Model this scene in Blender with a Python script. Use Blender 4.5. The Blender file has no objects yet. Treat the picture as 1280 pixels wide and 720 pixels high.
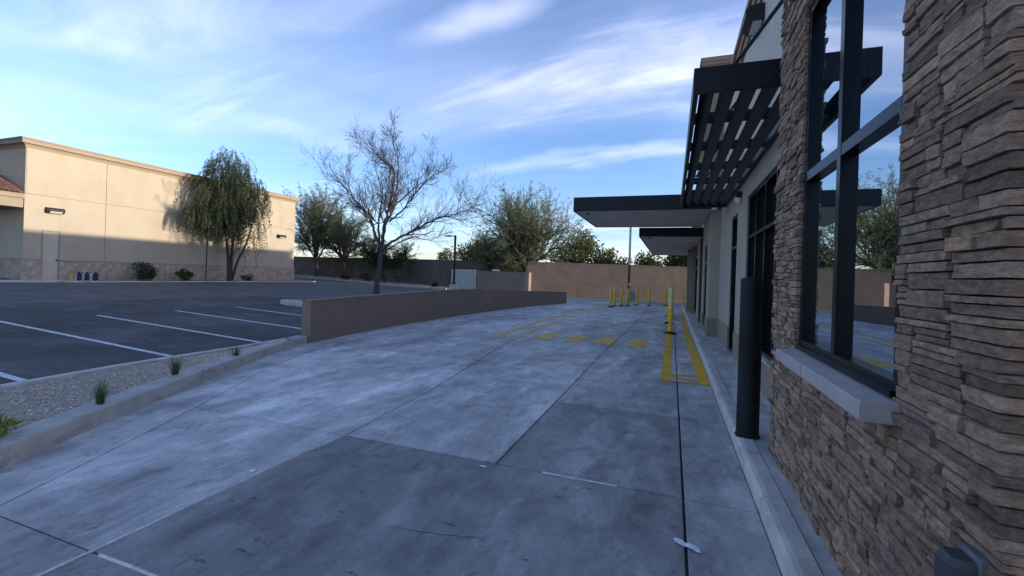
import bpy, math, random
from mathutils import Vector, Matrix
# ------------------------------------------------------------------ camera
scn = bpy.context.scene
F, CU, CV, H = 555.0, 640.0, 345.4, 1.6            # focal length in photo pixels, principal point, eye height
ROLL, YAW = math.radians(1.9), math.atan(200/555.0)
CY, SY = math.cos(YAW), math.sin(YAW)
right0, fwd, up0 = Vector((CY, SY, 0)), Vector((-SY, CY, 0)), Vector((0, 0, 1))
cr = right0*math.cos(ROLL) + up0*math.sin(ROLL)
cu = -right0*math.sin(ROLL) + up0*math.cos(ROLL)
cam_d = bpy.data.cameras.new('camera'); cam = bpy.data.objects.new('camera', cam_d)
scn.collection.objects.link(cam); scn.camera = cam
cam_d.sensor_width = 36; cam_d.lens = F/1280*36; cam_d.shift_y = -(360-CV)/1280
cam_d.clip_start = .05; cam_d.clip_end = 3000
m = Matrix((cr, cu, -fwd)).transposed().to_4x4(); m.translation = (0, 0, H); cam.matrix_world = m
# ------------------------------------------------------------------ sky and sun
SUN_EL, SUN_AZ = math.radians(7.05), math.radians(7.5)      # azimuth counted from +x towards +y
w = bpy.data.worlds.new('World'); scn.world = w; w.use_nodes = True
def build_world():
    nt = w.node_tree; nt.nodes.clear(); N = nt.nodes.new; L = nt.links.new
    out = N('ShaderNodeOutputWorld'); bg = N('ShaderNodeBackground'); bg.inputs[1].default_value = .15
    sky = N('ShaderNodeTexSky'); sky.sky_type = 'NISHITA'; sky.sun_disc = False
    sky.sun_elevation = SUN_EL; sky.sun_rotation = math.pi/2 - SUN_AZ
    sky.air_density = 1.0; sky.dust_density = .7; sky.ozone_density = 3.2; sky.altitude = 400
    tc = N('ShaderNodeTexCoord'); sep = N('ShaderNodeSeparateXYZ'); L(tc.outputs['Generated'], sep.inputs[0])
    def math_(op, a, b=None, clamp=False):
        n = N('ShaderNodeMath'); n.operation = op; n.use_clamp = clamp
        for i, v in enumerate((a, b)):
            if v is None: continue
            if hasattr(v, 'is_output'): L(v, n.inputs[i])
            else: n.inputs[i].default_value = v
        return n.outputs[0]
    zz = math_('ADD', math_('MAXIMUM', sep.outputs[2], 0.0), .10)
    px_ = math_('DIVIDE', sep.outputs[0], zz); py_ = math_('DIVIDE', sep.outputs[1], zz)
    comb = N('ShaderNodeCombineXYZ'); L(px_, comb.inputs[0]); L(py_, comb.inputs[1])
    def layer(rot, sx, sy, loc, scale, det, rough, dist, lo, hi):
        mp = N('ShaderNodeMapping'); mp.vector_type = 'TEXTURE'
        mp.inputs['Rotation'].default_value = (0, 0, rot); mp.inputs['Scale'].default_value = (sx, sy, 1); mp.inputs['Location'].default_value = loc
        L(comb.outputs[0], mp.inputs[0])
        no = N('ShaderNodeTexNoise'); no.inputs['Scale'].default_value = scale; no.inputs['Detail'].default_value = det
        no.inputs['Roughness'].default_value = rough; no.inputs['Distortion'].default_value = dist; L(mp.outputs[0], no.inputs[0])
        r = N('ShaderNodeMapRange'); r.interpolation_type = 'SMOOTHERSTEP'; r.inputs[1].default_value = lo; r.inputs[2].default_value = hi
        L(no.outputs[0], r.inputs[0]); return r.outputs[0]
    streak = layer(math.radians(-8), 3.2, .75, (1.3, .4, 0), 1.9, 8, .62, .5, .44, .78)
    broad = layer(math.radians(25), 2.0, 1.0, (4.1, 2.2, 0), .55, 5, .55, .7, .42, .80)
    patch = layer(math.radians(0), 1.5, 1.0, (7.3, 1.1, 0), .5, 3, .5, .2, .35, .62)
    fine_ = layer(math.radians(-8), 2.2, .9, (3.1, 5.4, 0), 3.6, 7, .6, .6, .10, .80)
    def wisp(cx, cy, rot, half, wid):
        # a single long cirrus wisp lying in the cloud plane
        mp = N('ShaderNodeMapping'); mp.vector_type = 'TEXTURE'; mp.inputs['Location'].default_value = (cx, cy, 0); mp.inputs['Rotation'].default_value = (0, 0, math.radians(rot)); mp.inputs['Scale'].default_value = (half, wid, 1)
        L(comb.outputs[0], mp.inputs[0]); ln = N('ShaderNodeVectorMath'); ln.operation = 'LENGTH'
        wn = N('ShaderNodeTexNoise'); wn.inputs['Scale'].default_value = 2.2; wn.inputs['Detail'].default_value = 5; L(comb.outputs[0], wn.inputs[0])
        sub = N('ShaderNodeVectorMath'); sub.operation = 'SUBTRACT'; L(wn.outputs[1], sub.inputs[0]); sub.inputs[1].default_value = (.5, .5, .5)
        mul_ = N('ShaderNodeVectorMath'); mul_.operation = 'MULTIPLY'; L(sub.outputs[0], mul_.inputs[0]); mul_.inputs[1].default_value = (.8, 1.7, 0)
        ad = N('ShaderNodeVectorMath'); ad.operation = 'ADD'; L(mp.outputs[0], ad.inputs[0]); L(mul_.outputs[0], ad.inputs[1]); L(ad.outputs[0], ln.inputs[0])
        r = N('ShaderNodeMapRange'); r.interpolation_type = 'SMOOTHSTEP'; r.inputs[1].default_value = 1.0; r.inputs[2].default_value = .05; L(ln.outputs['Value'], r.inputs[0]); return math_('MULTIPLY', r.outputs[0], fine_)
    a = math_('MULTIPLY', streak, patch); cl = math_('ADD', math_('MULTIPLY', a, .32), math_('MULTIPLY', broad, .26), True)
    for args, k in (((-.5, 2.63, -5, 1.1, .20), .40), ((-.1, 1.75, -15, .85, .30), .33), ((-1.75, .95, 20, .9, .25), .30), ((-1.9, 1.9, 60, .55, .2), .24), ((-.6, 1.32, -11, .4, .12), .40), ((.9, 2.2, -10, 1.0, .2), .6), ((1.4, -1.2, -8, 1.4, .3), .6), ((-2.5, -1.0, 5, 1.4, .3), .5)):
        cl = math_('ADD', cl, math_('MULTIPLY', wisp(*args), k), True)
    # sky colour: keep the sky, cooled a little as the phone's white balance does
    tint = N('ShaderNodeMix'); tint.data_type = 'RGBA'; tint.blend_type = 'MULTIPLY'; tint.inputs[0].default_value = 1
    L(sky.outputs[0], tint.inputs[6]); tint.inputs[7].default_value = (1.10, .955, 1.06, 1)
    cloud = N('ShaderNodeMix'); cloud.data_type = 'RGBA'; L(cl, cloud.inputs[0]); L(tint.outputs[2], cloud.inputs[6])
    cloud.inputs[7].default_value = (4.0, 4.05, 5.0, 1)
    L(cloud.outputs[2], bg.inputs[0]); L(bg.outputs[0], out.inputs[0])
build_world()
sd = bpy.data.lights.new('sun', 'SUN'); sd.energy = 2.0; sd.angle = math.radians(.5); sd.color = (1, .90, .74)
so = bpy.data.objects.new('sun', sd); scn.collection.objects.link(so)
sdir = Vector((math.cos(SUN_EL)*math.cos(SUN_AZ), math.cos(SUN_EL)*math.sin(SUN_AZ), math.sin(SUN_EL)))
so.rotation_euler = sdir.to_track_quat('Z', 'Y').to_euler(); so.location = (30, 0, 30)
scn.view_settings.view_transform = 'Standard'; scn.view_settings.look = 'None'
scn.view_settings.exposure = 1.46; scn.view_settings.gamma = 1.0; scn.view_settings.use_curve_mapping = False
# ------------------------------------------------------------------ pixel helpers (photo pixel -> ray -> place on a known plane)
def ray(u, v):
    p, q = u-CU, v-CV
    a = p*math.cos(ROLL)+q*math.sin(ROLL); b = p*math.sin(ROLL)-q*math.cos(ROLL)
    X, Y = a/F, b/F
    return (X*CY-SY, X*SY+CY, Y)
def gz(u, v, z=0):
    d = ray(u, v); t = (z-H)/d[2]; return (d[0]*t, d[1]*t, z)
def gy(u, v, y):
    d = ray(u, v); t = y/d[1]; return (d[0]*t, y, H+d[2]*t)
def lot_z(x): return -.13 + .033*(-9.1-x)
# ------------------------------------------------------------------ object helpers
C = scn.collection
def tag(o, label=None, cat=None, group=None, kind=None):
    if label: o['label'] = label
    if cat: o['category'] = cat
    if group: o['group'] = group
    if kind: o['kind'] = kind
    return o
def empty(name, loc=(0, 0, 0), rz=0):
    o = bpy.data.objects.new(name, None); C.objects.link(o); o.location = loc; o.rotation_euler = (0, 0, rz); o.empty_display_size = .2; return o
class MB:
    def __init__(s): s.v = []; s.f = []
    def quad(s, *ps):
        n = len(s.v); s.v += [tuple(p) for p in ps]; s.f.append(tuple(range(n, n+len(ps)))); return s
    def box(s, x0, x1, y0, y1, z0, z1):
        n = len(s.v)
        s.v += [(x, y, z) for z in (z0, z1) for y in (y0, y1) for x in (x0, x1)]
        s.f += [tuple(n+i for i in q) for q in ((0, 2, 3, 1), (4, 5, 7, 6), (0, 1, 5, 4), (2, 6, 7, 3), (0, 4, 6, 2), (1, 3, 7, 5))]; return s
    def bevbox(s, x0, x1, y0, y1, z0, z1, b):
        # box with chamfered vertical and top edges
        def ring(i, z): return [(x0+i+b, y0+i, z), (x1-i-b, y0+i, z), (x1-i, y0+i+b, z), (x1-i, y1-i-b, z), (x1-i-b, y1-i, z), (x0+i+b, y1-i, z), (x0+i, y1-i-b, z), (x0+i, y0+i+b, z)]
        return s.loft([ring(0, z0), ring(0, z1-b), ring(b, z1)])
    def loft(s, rings, cap=True, close=True):
        n0 = len(s.v); k = len(rings[0])
        for r in rings: s.v += [tuple(p) for p in r]
        for i in range(len(rings)-1):
            for j in range(k if close else k-1):
                a = n0+i*k+j; b = n0+i*k+(j+1) % k
                s.f.append((a, b, b+k, a+k))
        if cap:
            s.f.append(tuple(n0+j for j in reversed(range(k)))); e = n0+(len(rings)-1)*k
            s.f.append(tuple(e+j for j in range(k)))
        return s
    def prism(s, poly, z0, z1):
        # poly counter-clockwise (x, y); z1 may be a function
        f0 = z0 if callable(z0) else (lambda x, y: z0); f1 = z1 if callable(z1) else (lambda x, y: z1)
        return s.loft([[(x, y, f0(x, y)) for x, y in poly], [(x, y, f1(x, y)) for x, y in poly]])
    def tube(s, pts, rad, n=6, cap=True):
        rings = []; pts = [Vector(p) for p in pts]
        if not isinstance(rad, (list, tuple)): rad = [rad]*len(pts)
        ref = None
        for i, p in enumerate(pts):
            d = (pts[min(i+1, len(pts)-1)]-pts[max(i-1, 0)])
            if d.length < 1e-9: d = Vector((0, 0, 1))
            d.normalize()
            if ref is None: ref = Vector((1, 0, 0)) if abs(d.x) < .8 else Vector((0, 1, 0))
            a = d.cross(ref).normalized(); b = d.cross(a).normalized(); ref = -a.cross(d) if False else ref
            rings.append([p+(a*math.cos(2*math.pi*j/n)+b*math.sin(2*math.pi*j/n))*rad[i] for j in range(n)])
        return s.loft(rings, cap)
    def lathe(s, prof, c=(0, 0), n=16):
        return s.loft([[(c[0]+r*math.cos(2*math.pi*j/n), c[1]+r*math.sin(2*math.pi*j/n), z) for j in range(n)] for r, z in prof])
    def build(s, name, mat, parent=None, smooth=False, **t):
        me = bpy.data.meshes.new(name); me.from_pydata(s.v, [], s.f); me.update()
        if mat is not None: me.materials.append(mat)
        if smooth: me.shade_smooth()
        o = bpy.data.objects.new(name, me); C.objects.link(o); o.parent = parent
        tag(o, **t); return o
# ------------------------------------------------------------------ materials
MATS = {}
def mat(name, col, rough=.8, var=.25, scale=6.0, fine=60.0, bump=.15, bumpscale=None, spec=.3, metal=0.0, rnd=0.0, objcol=False, hair=False, coords='Object', stain=None, hue=None, stretch=None):
    if name in MATS: return MATS[name]
    M = bpy.data.materials.new(name); M.use_nodes = True; nt = M.node_tree; N = nt.nodes.new; L = nt.links.new
    bs = nt.nodes['Principled BSDF']; bs.inputs['Roughness'].default_value = rough; bs.inputs['Metallic'].default_value = metal
    bs.inputs['Specular IOR Level'].default_value = spec
    tc = N('ShaderNodeTexCoord')
    if coords == 'World':
        g = N('ShaderNodeNewGeometry'); src = g.outputs['Position']
    else: src = tc.outputs['Object']
    if stretch:
        mp = N('ShaderNodeMapping'); mp.inputs['Scale'].default_value = stretch; L(src, mp.inputs[0]); src = mp.outputs[0]
    def noise(sc, det=5, rg=.6, dist=0):
        n = N('ShaderNodeTexNoise'); n.inputs['Scale'].default_value = sc; n.inputs['Detail'].default_value = det
        n.inputs['Roughness'].default_value = rg; n.inputs['Distortion'].default_value = dist; L(src, n.inputs[0]); return n.outputs[0]
    def rng(s, a, b, lo=.3, hi=.7):
        r = N('ShaderNodeMapRange'); r.inputs[1].default_value = lo; r.inputs[2].default_value = hi; r.inputs[3].default_value = a; r.inputs[4].default_value = b; L(s, r.inputs[0]); return r.outputs[0]
    def mul(a, b):
        n = N('ShaderNodeMath'); n.operation = 'MULTIPLY'
        for i, v in enumerate((a, b)):
            if hasattr(v, 'is_output'): L(v, n.inputs[i])
            else: n.inputs[i].default_value = v
        return n.outputs[0]
    k = mul(rng(noise(scale), 1-var, 1+var), rng(noise(fine, 4, .65), 1-var*.6, 1+var*.6))
    if rnd:
        g = N('ShaderNodeNewGeometry'); oi = N('ShaderNodeObjectInfo'); ad = N('ShaderNodeMath'); ad.operation = 'ADD'
        L(g.outputs['Random Per Island'], ad.inputs[0]); L(oi.outputs['Random'], ad.inputs[1])
        fr = N('ShaderNodeMath'); fr.operation = 'FRACT'; L(ad.outputs[0], fr.inputs[0])
        k = mul(k, rng(fr.outputs[0], 1-rnd, 1+rnd, 0, 1))
    base = N('ShaderNodeMix'); base.data_type = 'RGBA'; base.blend_type = 'MIX'
    base.inputs[6].default_value = (*col, 1); base.inputs[7].default_value = (*(hue or col), 1)
    if hue:
        if rnd:
            f2 = N('ShaderNodeMath'); f2.operation = 'FRACT'; L(mul(fr.outputs[0], 7.31), f2.inputs[0]); L(f2.outputs[0], base.inputs[0])
        else: L(rng(noise(scale*.6), 0, 1), base.inputs[0])
    else: base.inputs[0].default_value = 0
    cur = base.outputs[2]
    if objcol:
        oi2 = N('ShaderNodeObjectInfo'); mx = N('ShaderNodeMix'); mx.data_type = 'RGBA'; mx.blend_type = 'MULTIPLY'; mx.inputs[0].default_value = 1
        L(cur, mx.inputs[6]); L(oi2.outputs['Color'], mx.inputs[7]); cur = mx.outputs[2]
    if stain:
        for sc, st, lo, hi, scol in stain:
            g = N('ShaderNodeNewGeometry'); mp = N('ShaderNodeMapping'); mp.inputs['Scale'].default_value = st; L(g.outputs['Position'], mp.inputs[0])
            n = N('ShaderNodeTexNoise'); n.inputs['Scale'].default_value = sc; n.inputs['Detail'].default_value = 8; n.inputs['Roughness'].default_value = .65; n.inputs['Distortion'].default_value = .6
            L(mp.outputs[0], n.inputs[0])
            mx = N('ShaderNodeMix'); mx.data_type = 'RGBA'; mx.blend_type = 'MULTIPLY'; L(rng(n.outputs[0], 0, 1, lo, hi), mx.inputs[0])
            L(cur, mx.inputs[6]); mx.inputs[7].default_value = (*scol, 1); cur = mx.outputs[2]
    if hair:
        for sc, wd, th in ((.8, .0035, .57),):
            a = N('ShaderNodeMath'); a.operation = 'SUBTRACT'; L(noise(sc, 6, .55, .4), a.inputs[0]); a.inputs[1].default_value = .5
            b = N('ShaderNodeMath'); b.operation = 'ABSOLUTE'; L(a.outputs[0], b.inputs[0])
            f = mul(rng(b.outputs[0], 1, 0, 0, wd), rng(noise(sc*.7, 3, .5, 1.5), 0, 1, th, th+.08))
            mx = N('ShaderNodeMix'); mx.data_type = 'RGBA'; mx.blend_type = 'MULTIPLY'; L(f, mx.inputs[0]); L(cur, mx.inputs[6]); mx.inputs[7].default_value = (.45, .45, .45, 1); cur = mx.outputs[2]
    sc_ = N('ShaderNodeVectorMath'); sc_.operation = 'SCALE'; L(cur, sc_.inputs[0]); L(k, sc_.inputs['Scale'])
    L(sc_.outputs[0], bs.inputs['Base Color'])
    if bump:
        b = N('ShaderNodeBump'); b.inputs['Strength'].default_value = bump; b.inputs['Distance'].default_value = .02
        L(noise(bumpscale or fine, 6, .65), b.inputs['Height']); L(b.outputs[0], bs.inputs['Normal'])
    MATS[name] = M; return M
def leaf_mat(name, c1, c2, trans=.35):
    if name in MATS: return MATS[name]
    M = bpy.data.materials.new(name); M.use_nodes = True; nt = M.node_tree; nt.nodes.clear(); N = nt.nodes.new; L = nt.links.new
    out = N('ShaderNodeOutputMaterial'); g = N('ShaderNodeNewGeometry'); rp = N('ShaderNodeValToRGB')
    rp.color_ramp.elements[0].color = (*c1, 1); rp.color_ramp.elements[1].color = (*c2, 1); L(g.outputs['Random Per Island'], rp.inputs[0])
    d = N('ShaderNodeBsdfPrincipled'); d.inputs['Roughness'].default_value = .65; d.inputs['Specular IOR Level'].default_value = .25; L(rp.outputs[0], d.inputs['Base Color'])
    t = N('ShaderNodeBsdfTranslucent'); L(rp.outputs[0], t.inputs[0]); mx = N('ShaderNodeMixShader'); mx.inputs[0].default_value = trans
    L(d.outputs[0], mx.inputs[1]); L(t.outputs[0], mx.inputs[2]); L(mx.outputs[0], out.inputs[0]); MATS[name] = M; return M
def glass_mat(name, tint, mir):
    M = bpy.data.materials.new(name); M.use_nodes = True; nt = M.node_tree; nt.nodes.clear(); N = nt.nodes.new; L = nt.links.new
    out = N('ShaderNodeOutputMaterial'); d = N('ShaderNodeBsdfDiffuse'); d.inputs[0].default_value = (.010, .013, .016, 1)
    gl = N('ShaderNodeBsdfGlossy'); gl.inputs['Roughness'].default_value = .004; gl.inputs[0].default_value = (*tint, 1)
    no = N('ShaderNodeTexNoise'); no.inputs['Scale'].default_value = 1.3; g = N('ShaderNodeNewGeometry'); L(g.outputs['Position'], no.inputs[0])
    b = N('ShaderNodeBump'); b.inputs['Strength'].default_value = .03; b.inputs['Distance'].default_value = .02; L(no.outputs[0], b.inputs['Height']); L(b.outputs[0], gl.inputs['Normal'])
    lw = N('ShaderNodeFresnel'); lw.inputs[0].default_value = 1.5
    r = N('ShaderNodeMapRange'); r.inputs[1].default_value = .04; r.inputs[2].default_value = .6; r.inputs[3].default_value = mir; r.inputs[4].default_value = .97; L(lw.outputs[0], r.inputs[0])
    mx = N('ShaderNodeMixShader'); L(r.outputs[0], mx.inputs[0]); L(d.outputs[0], mx.inputs[1]); L(gl.outputs[0], mx.inputs[2]); L(mx.outputs[0], out.inputs[0]); return M
def paint_mat(name, col, wear_lo, wear_hi, scale=9):
    # worn road paint: patches rubbed away down to the pavement
    M = bpy.data.materials.new(name); M.use_nodes = True; nt = M.node_tree; N = nt.nodes.new; L = nt.links.new
    bs = nt.nodes['Principled BSDF']; bs.inputs['Roughness'].default_value = .7; bs.inputs['Specular IOR Level'].default_value = .25
    out = nt.nodes['Material Output']; g = N('ShaderNodeNewGeometry'); n = N('ShaderNodeTexNoise'); n.inputs['Scale'].default_value = scale; n.inputs['Detail'].default_value = 9; n.inputs['Roughness'].default_value = .7
    L(g.outputs['Position'], n.inputs[0]); r = N('ShaderNodeMapRange'); r.inputs[1].default_value = wear_lo; r.inputs[2].default_value = wear_hi; L(n.outputs[0], r.inputs[0])
    n2 = N('ShaderNodeTexNoise'); n2.inputs['Scale'].default_value = 2.2; n2.inputs['Detail'].default_value = 5; L(g.outputs['Position'], n2.inputs[0])
    mx = N('ShaderNodeMix'); mx.data_type = 'RGBA'; L(n2.outputs[0], mx.inputs[0]); mx.inputs[6].default_value = (*[c*.6 for c in col], 1); mx.inputs[7].default_value = (*[min(1, c*1.25) for c in col], 1)
    L(mx.outputs[2], bs.inputs['Base Color']); tr = N('ShaderNodeBsdfTransparent'); ms = N('ShaderNodeMixShader'); L(r.outputs[0], ms.inputs[0]); L(bs.outputs[0], ms.inputs[1]); L(tr.outputs[0], ms.inputs[2]); L(ms.outputs[0], out.inputs[0]); return M
concrete = mat('lane_concrete', (.60, .575, .54), .72, .18, 2.6, 60, .15, objcol=True, hair=True, coords='World', spec=.35,
    stain=[(.55, (1.3, .40, 1), .43, .66, (.50, .50, .51)), (1.5, (1.6, .55, 1), .50, .62, (1.30, 1.30, 1.30)), (3.0, (1.1, .7, 1), .48, .68, (.66, .66, .67)), (8, (1.6, .6, 1), .50, .66, (1.16, 1.16, 1.16)), (6, (1, 1, 1), .62, .70, (.66, .66, .66)), (2.6, (1, 1, 1), .60, .70, (.62, .62, .63)), (14, (1, 1, 1), .68, .75, (.5, .5, .5)), (30, (1, 1, 1), .52, .7, (.82, .82, .82))])
kerbm = mat('kerb_concrete', (.54, .505, .46), .85, .2, 3, 70, .25, coords='World', stain=[(1.6, (1, 1, 3), .5, .72, (.55, .53, .5)), (5, (1, 1, 1), .6, .75, (.7, .68, .65))])
kerbw = mat('weathered_kerb', (.46, .43, .385), .9, .15, 4, 50, .25, coords='World', stain=[(2.6, (1, 1, 2), .52, .75, (.62, .59, .55))])
asph_new = mat('sealed_asphalt', (.058, .057, .058), .85, .25, .7, 120, .3, coords='World', stain=[(.35, (1, 1, 1), .45, .72, (1.8, 1.78, 1.75)), (1.3, (.6, 2.0, 1), .52, .70, (1.8, 1.78, 1.75)), (5, (.7, 1.8, 1), .52, .7, (1.4, 1.4, 1.4)), (2.2, (1, 1, 1), .66, .72, (.55, .55, .55))])
asph_old = mat('old_asphalt', (.115, .112, .11), .9, .2, .9, 90, .3, coords='World', stain=[(.5, (1, 1, 1), .5, .75, (.7, .7, .7))])
soil = mat('dirt', (.26, .21, .16), .95, .25, 2, 40, .4, coords='World')
gravelbed = mat('gravel_bed', (.46, .38, .305), .95, .35, 20, 120, .8, coords='World')
pebble = mat('pebbles', (.68, .55, .42), .9, .2, 30, 90, .2, rnd=.42, hue=(.50, .39, .31))
stucco_g = mat('grey_stucco', (.40, .345, .28), .95, .07, 2.0, 140, .35, 170, coords='World', spec=.15)
stucco_d = mat('dark_stucco', (.275, .225, .175), .95, .08, 2.0, 140, .35, 170, coords='World', spec=.15)
stucco_up = mat('pale_stucco', (.60, .52, .44), .95, .07, 2.0, 140, .3, 170, coords='World', spec=.15)
stucco_t = mat('tan_stucco', (.40, .27, .18), .95, .08, 2.0, 140, .3, 170, coords='World', spec=.15)
beige = mat('beige_stucco', (.45, .375, .275), .95, .06, .8, 120, .3, 150, coords='World', spec=.15, stain=[(.8, (1, 1, .25), .5, .8, (.90, .88, .86))])
beige_c = mat('beige_cornice', (.34, .27, .19), .95, .06, 1, 120, .2, coords='World', spec=.15)
block = mat('split_face_block', (.40, .31, .23), .95, .3, 3.5, 14, .9, 12, coords='World', spec=.1)
brownw = mat('brown_block_wall', (.20, .16, .133), .95, .12, 1.4, 90, .4, coords='World', spec=.12, stain=[(.7, (1, 1, .3), .5, .8, (.8, .78, .76))])
lowwallm = mat('taupe_stucco', (.30, .208, .155), .95, .08, 1.5, 120, .4, 150, coords='World', spec=.12, stain=[(1.1, (1, 1, .25), .5, .8, (.86, .84, .83))])
greyw = mat('grey_block_wall', (.205, .18, .15), .95, .15, 1.0, 60, .4, coords='World', spec=.12, stain=[(.35, (1, 1, .5), .45, .7, (.62, .62, .62))])
pinkw = mat('enclosure_stucco', (.30, .225, .18), .95, .08, 2, 100, .3, coords='World', spec=.12)
stonem = mat('ledge_stone', (.345, .240, .178), .92, .40, 20, 95, 1.0, 50, rnd=.34, hue=(.46, .295, .195), spec=.15, coords='World', stretch=(1, 1, 2.6), stain=[(7, (1, 1, 1), .52, .75, (.70, .68, .67))])
mortar = mat('mortar', (.05, .042, .037), .95, .2, 20, 90, .4, coords='World')
sillm = mat('cast_sill', (.42, .37, .345), .85, .10, 9, 150, .3, coords='World', stain=[(6, (1, 1, 1), .55, .75, (.8, .79, .78))])
frame = mat('dark_bronze_frame', (.004, .0045, .007), .28, .12, 8, 80, .02, spec=.22, coords='World')
blk = mat('black_painted_steel', (.012, .013, .016), .5, .15, 4, 60, .05, spec=.45, coords='World')
fascm = mat('charcoal_fascia', (.011, .012, .017), .45, .12, 2, 60, .03, spec=.3, coords='World')
soffit = mat('soffit_panel', (.62, .54, .46), .8, .15, 1.5, 60, .1, coords='World', stain=[(.6, (1, .3, 1), .48, .75, (.7, .7, .7))])
bollm = mat('bollard_sleeve', (.009, .010, .0115), .55, .3, 4, 70, .08, spec=.25, coords='World', stain=[(3, (1, 1, .35), .52, .72, (2.4, 2.3, 2.2)), (22, (1, 1, .3), .64, .7, (3.0, 2.9, 2.7))])
yel = mat('yellow_plastic', (.92, .50, .03), .55, .2, 5, 50, .05, coords='World')
wht = mat('dirty_white_band', (.62, .60, .54), .6, .2, 9, 60, .05, coords='World')
rub = mat('black_rubber', (.018, .018, .018), .8, .2, 9, 60, .1, coords='World')
whitepole = mat('painted_pole', (.55, .54, .52), .6, .15, 3, 50, .05, coords='World')
rust = mat('rusty_brown', (.12, .065, .045), .8, .25, 8, 60, .2, coords='World')
doorm = mat('beige_door_paint', (.50, .43, .33), .6, .05, 2, 40, .03, coords='World')
gatem = mat('off_white_metal', (.62, .60, .55), .55, .1, 2, 50, .04, coords='World')
bark = mat('brown_bark', (.10, .075, .058), .95, .3, 9, 50, .7, 30, coords='World')
barkd = mat('dark_bark', (.060, .050, .045), .95, .3, 9, 50, .7, 30, coords='World')
barkg = mat('green_bark', (.105, .105, .060), .9, .25, 9, 50, .5, 30, coords='World')
tilem = mat('clay_tile', (.27, .13, .09), .85, .2, 3, 30, .2, rnd=.25, coords='World')
paper = mat('white_paper', (.78, .78, .80), .8, .04, 30, 90, .1, coords='World')
lens = mat('frosted_lens', (.75, .74, .70), .4, .05, 9, 50, .0, coords='World')
greenbox = mat('pale_utility_green', (.30, .31, .26), .7, .1, 4, 50, .05, coords='World')
yellow_paint = paint_mat('yellow_paint', (.86, .45, .035), .60, .74, 14)
faded_paint = paint_mat('faded_yellow_paint', (.80, .52, .13), .53, .70, 10)
white_paint = paint_mat('white_paint', (.70, .71, .72), .56, .72, 11)
glass = glass_mat('mirror_tinted_glass', (.80, .86, .90), .62)
glass2 = glass_mat('dark_storefront_glass', (.6, .66, .72), .18)
R = random.Random(4)
# ================================================================== THE SETTING
g = MB(); g.quad((-1500, -1500, -.62), (1500, -1500, -.62), (1500, 1500, -.62), (-1500, 1500, -.62))
g.build('ground', soil, kind='structure', label='bare desert ground stretching beyond the walls', cat='ground')
def interp(tab, y):
    if y <= tab[0][1]: return tab[0][0]
    for (xa, ya), (xb, yb) in zip(tab, tab[1:]):
        if y <= yb: return xa+(xb-xa)*(y-ya)/(yb-ya)
    return tab[-1][0]
KERB = [(-4.20, -14), (-4.22, -1), (-4.38, .5), (-4.58, 1.3), (-4.75, 1.87), (-5.12, 2.53), (-5.64, 3.55), (-6.30, 4.85), (-6.95, 6.3), (-7.38, 7.55)]
LOWW = [(-7.36, 7.6), (-7.62, 9.6), (-7.72, 11.5), (-7.74, 14.6), (-7.68, 17.5), (-7.5, 20.0), (-7.0, 24), (-6.3, 27.9)]
EDGE = KERB + LOWW[1:] + [(-6.2, 28.2), (-6.2, 40)]
GUT = [(-3.55, -14), (-3.58, -1), (-3.72, .5), (-3.9, 1.2), (-4.06, 1.6), (-4.4, 2.29), (-4.98, 3.46), (-6.0, 5.27), (-6.6, 6.8), (-6.95, 8.2), (-7.1, 11.5), (-7.1, 17.5), (-6.5, 22), (-5.8, 28), (-5.8, 40)]
MID = [(-2.98, -14), (-2.98, 3), (-2.94, 3.5), (-3.07, 5.41), (-3.55, 8.96), (-4.21, 16.3), (-4.25, 20), (-3.8, 26), (-3.8, 40)]
CEN = [(-1.37, -14), (-1.36, 10), (-1.22, 18), (-1.2, 40)]
KR = .62
lane = MB(); 
ys = [-14+i*.5 for i in range(int((32+14)/.5)+1)]
lane.loft([[(interp(EDGE, y)-.05, y, -.03), (KR+.05, y, -.03)] for y in ys], cap=False, close=False)
lane_o = lane.build('drive_lane', mat('joint_filler', (.085, .08, .075), .9, .3, 8, 60, .2, coords='World'), kind='structure', label='concrete drive-through lane between taupe low wall and building', cat='lane')
ROWS = [-14, -12.4, -10.4, -8.4, -6.4, -4.45, -2.45, -.46, 1.54, 3.53, 5.60, 7.62, 9.65, 11.7, 13.7, 15.7, 17.7, 19.7, 21.7, 23.7, 25.7, 27.7, 29.8, 31.9]
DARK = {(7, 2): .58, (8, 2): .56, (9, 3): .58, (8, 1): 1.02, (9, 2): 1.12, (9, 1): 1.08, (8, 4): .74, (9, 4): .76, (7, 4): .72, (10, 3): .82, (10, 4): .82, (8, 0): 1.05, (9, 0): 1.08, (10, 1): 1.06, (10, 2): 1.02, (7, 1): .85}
cols = [lambda y: interp(EDGE, y), lambda y: interp(GUT, y), lambda y: interp(MID, y), lambda y: interp(CEN, y), lambda y: .13, lambda y: KR]
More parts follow.
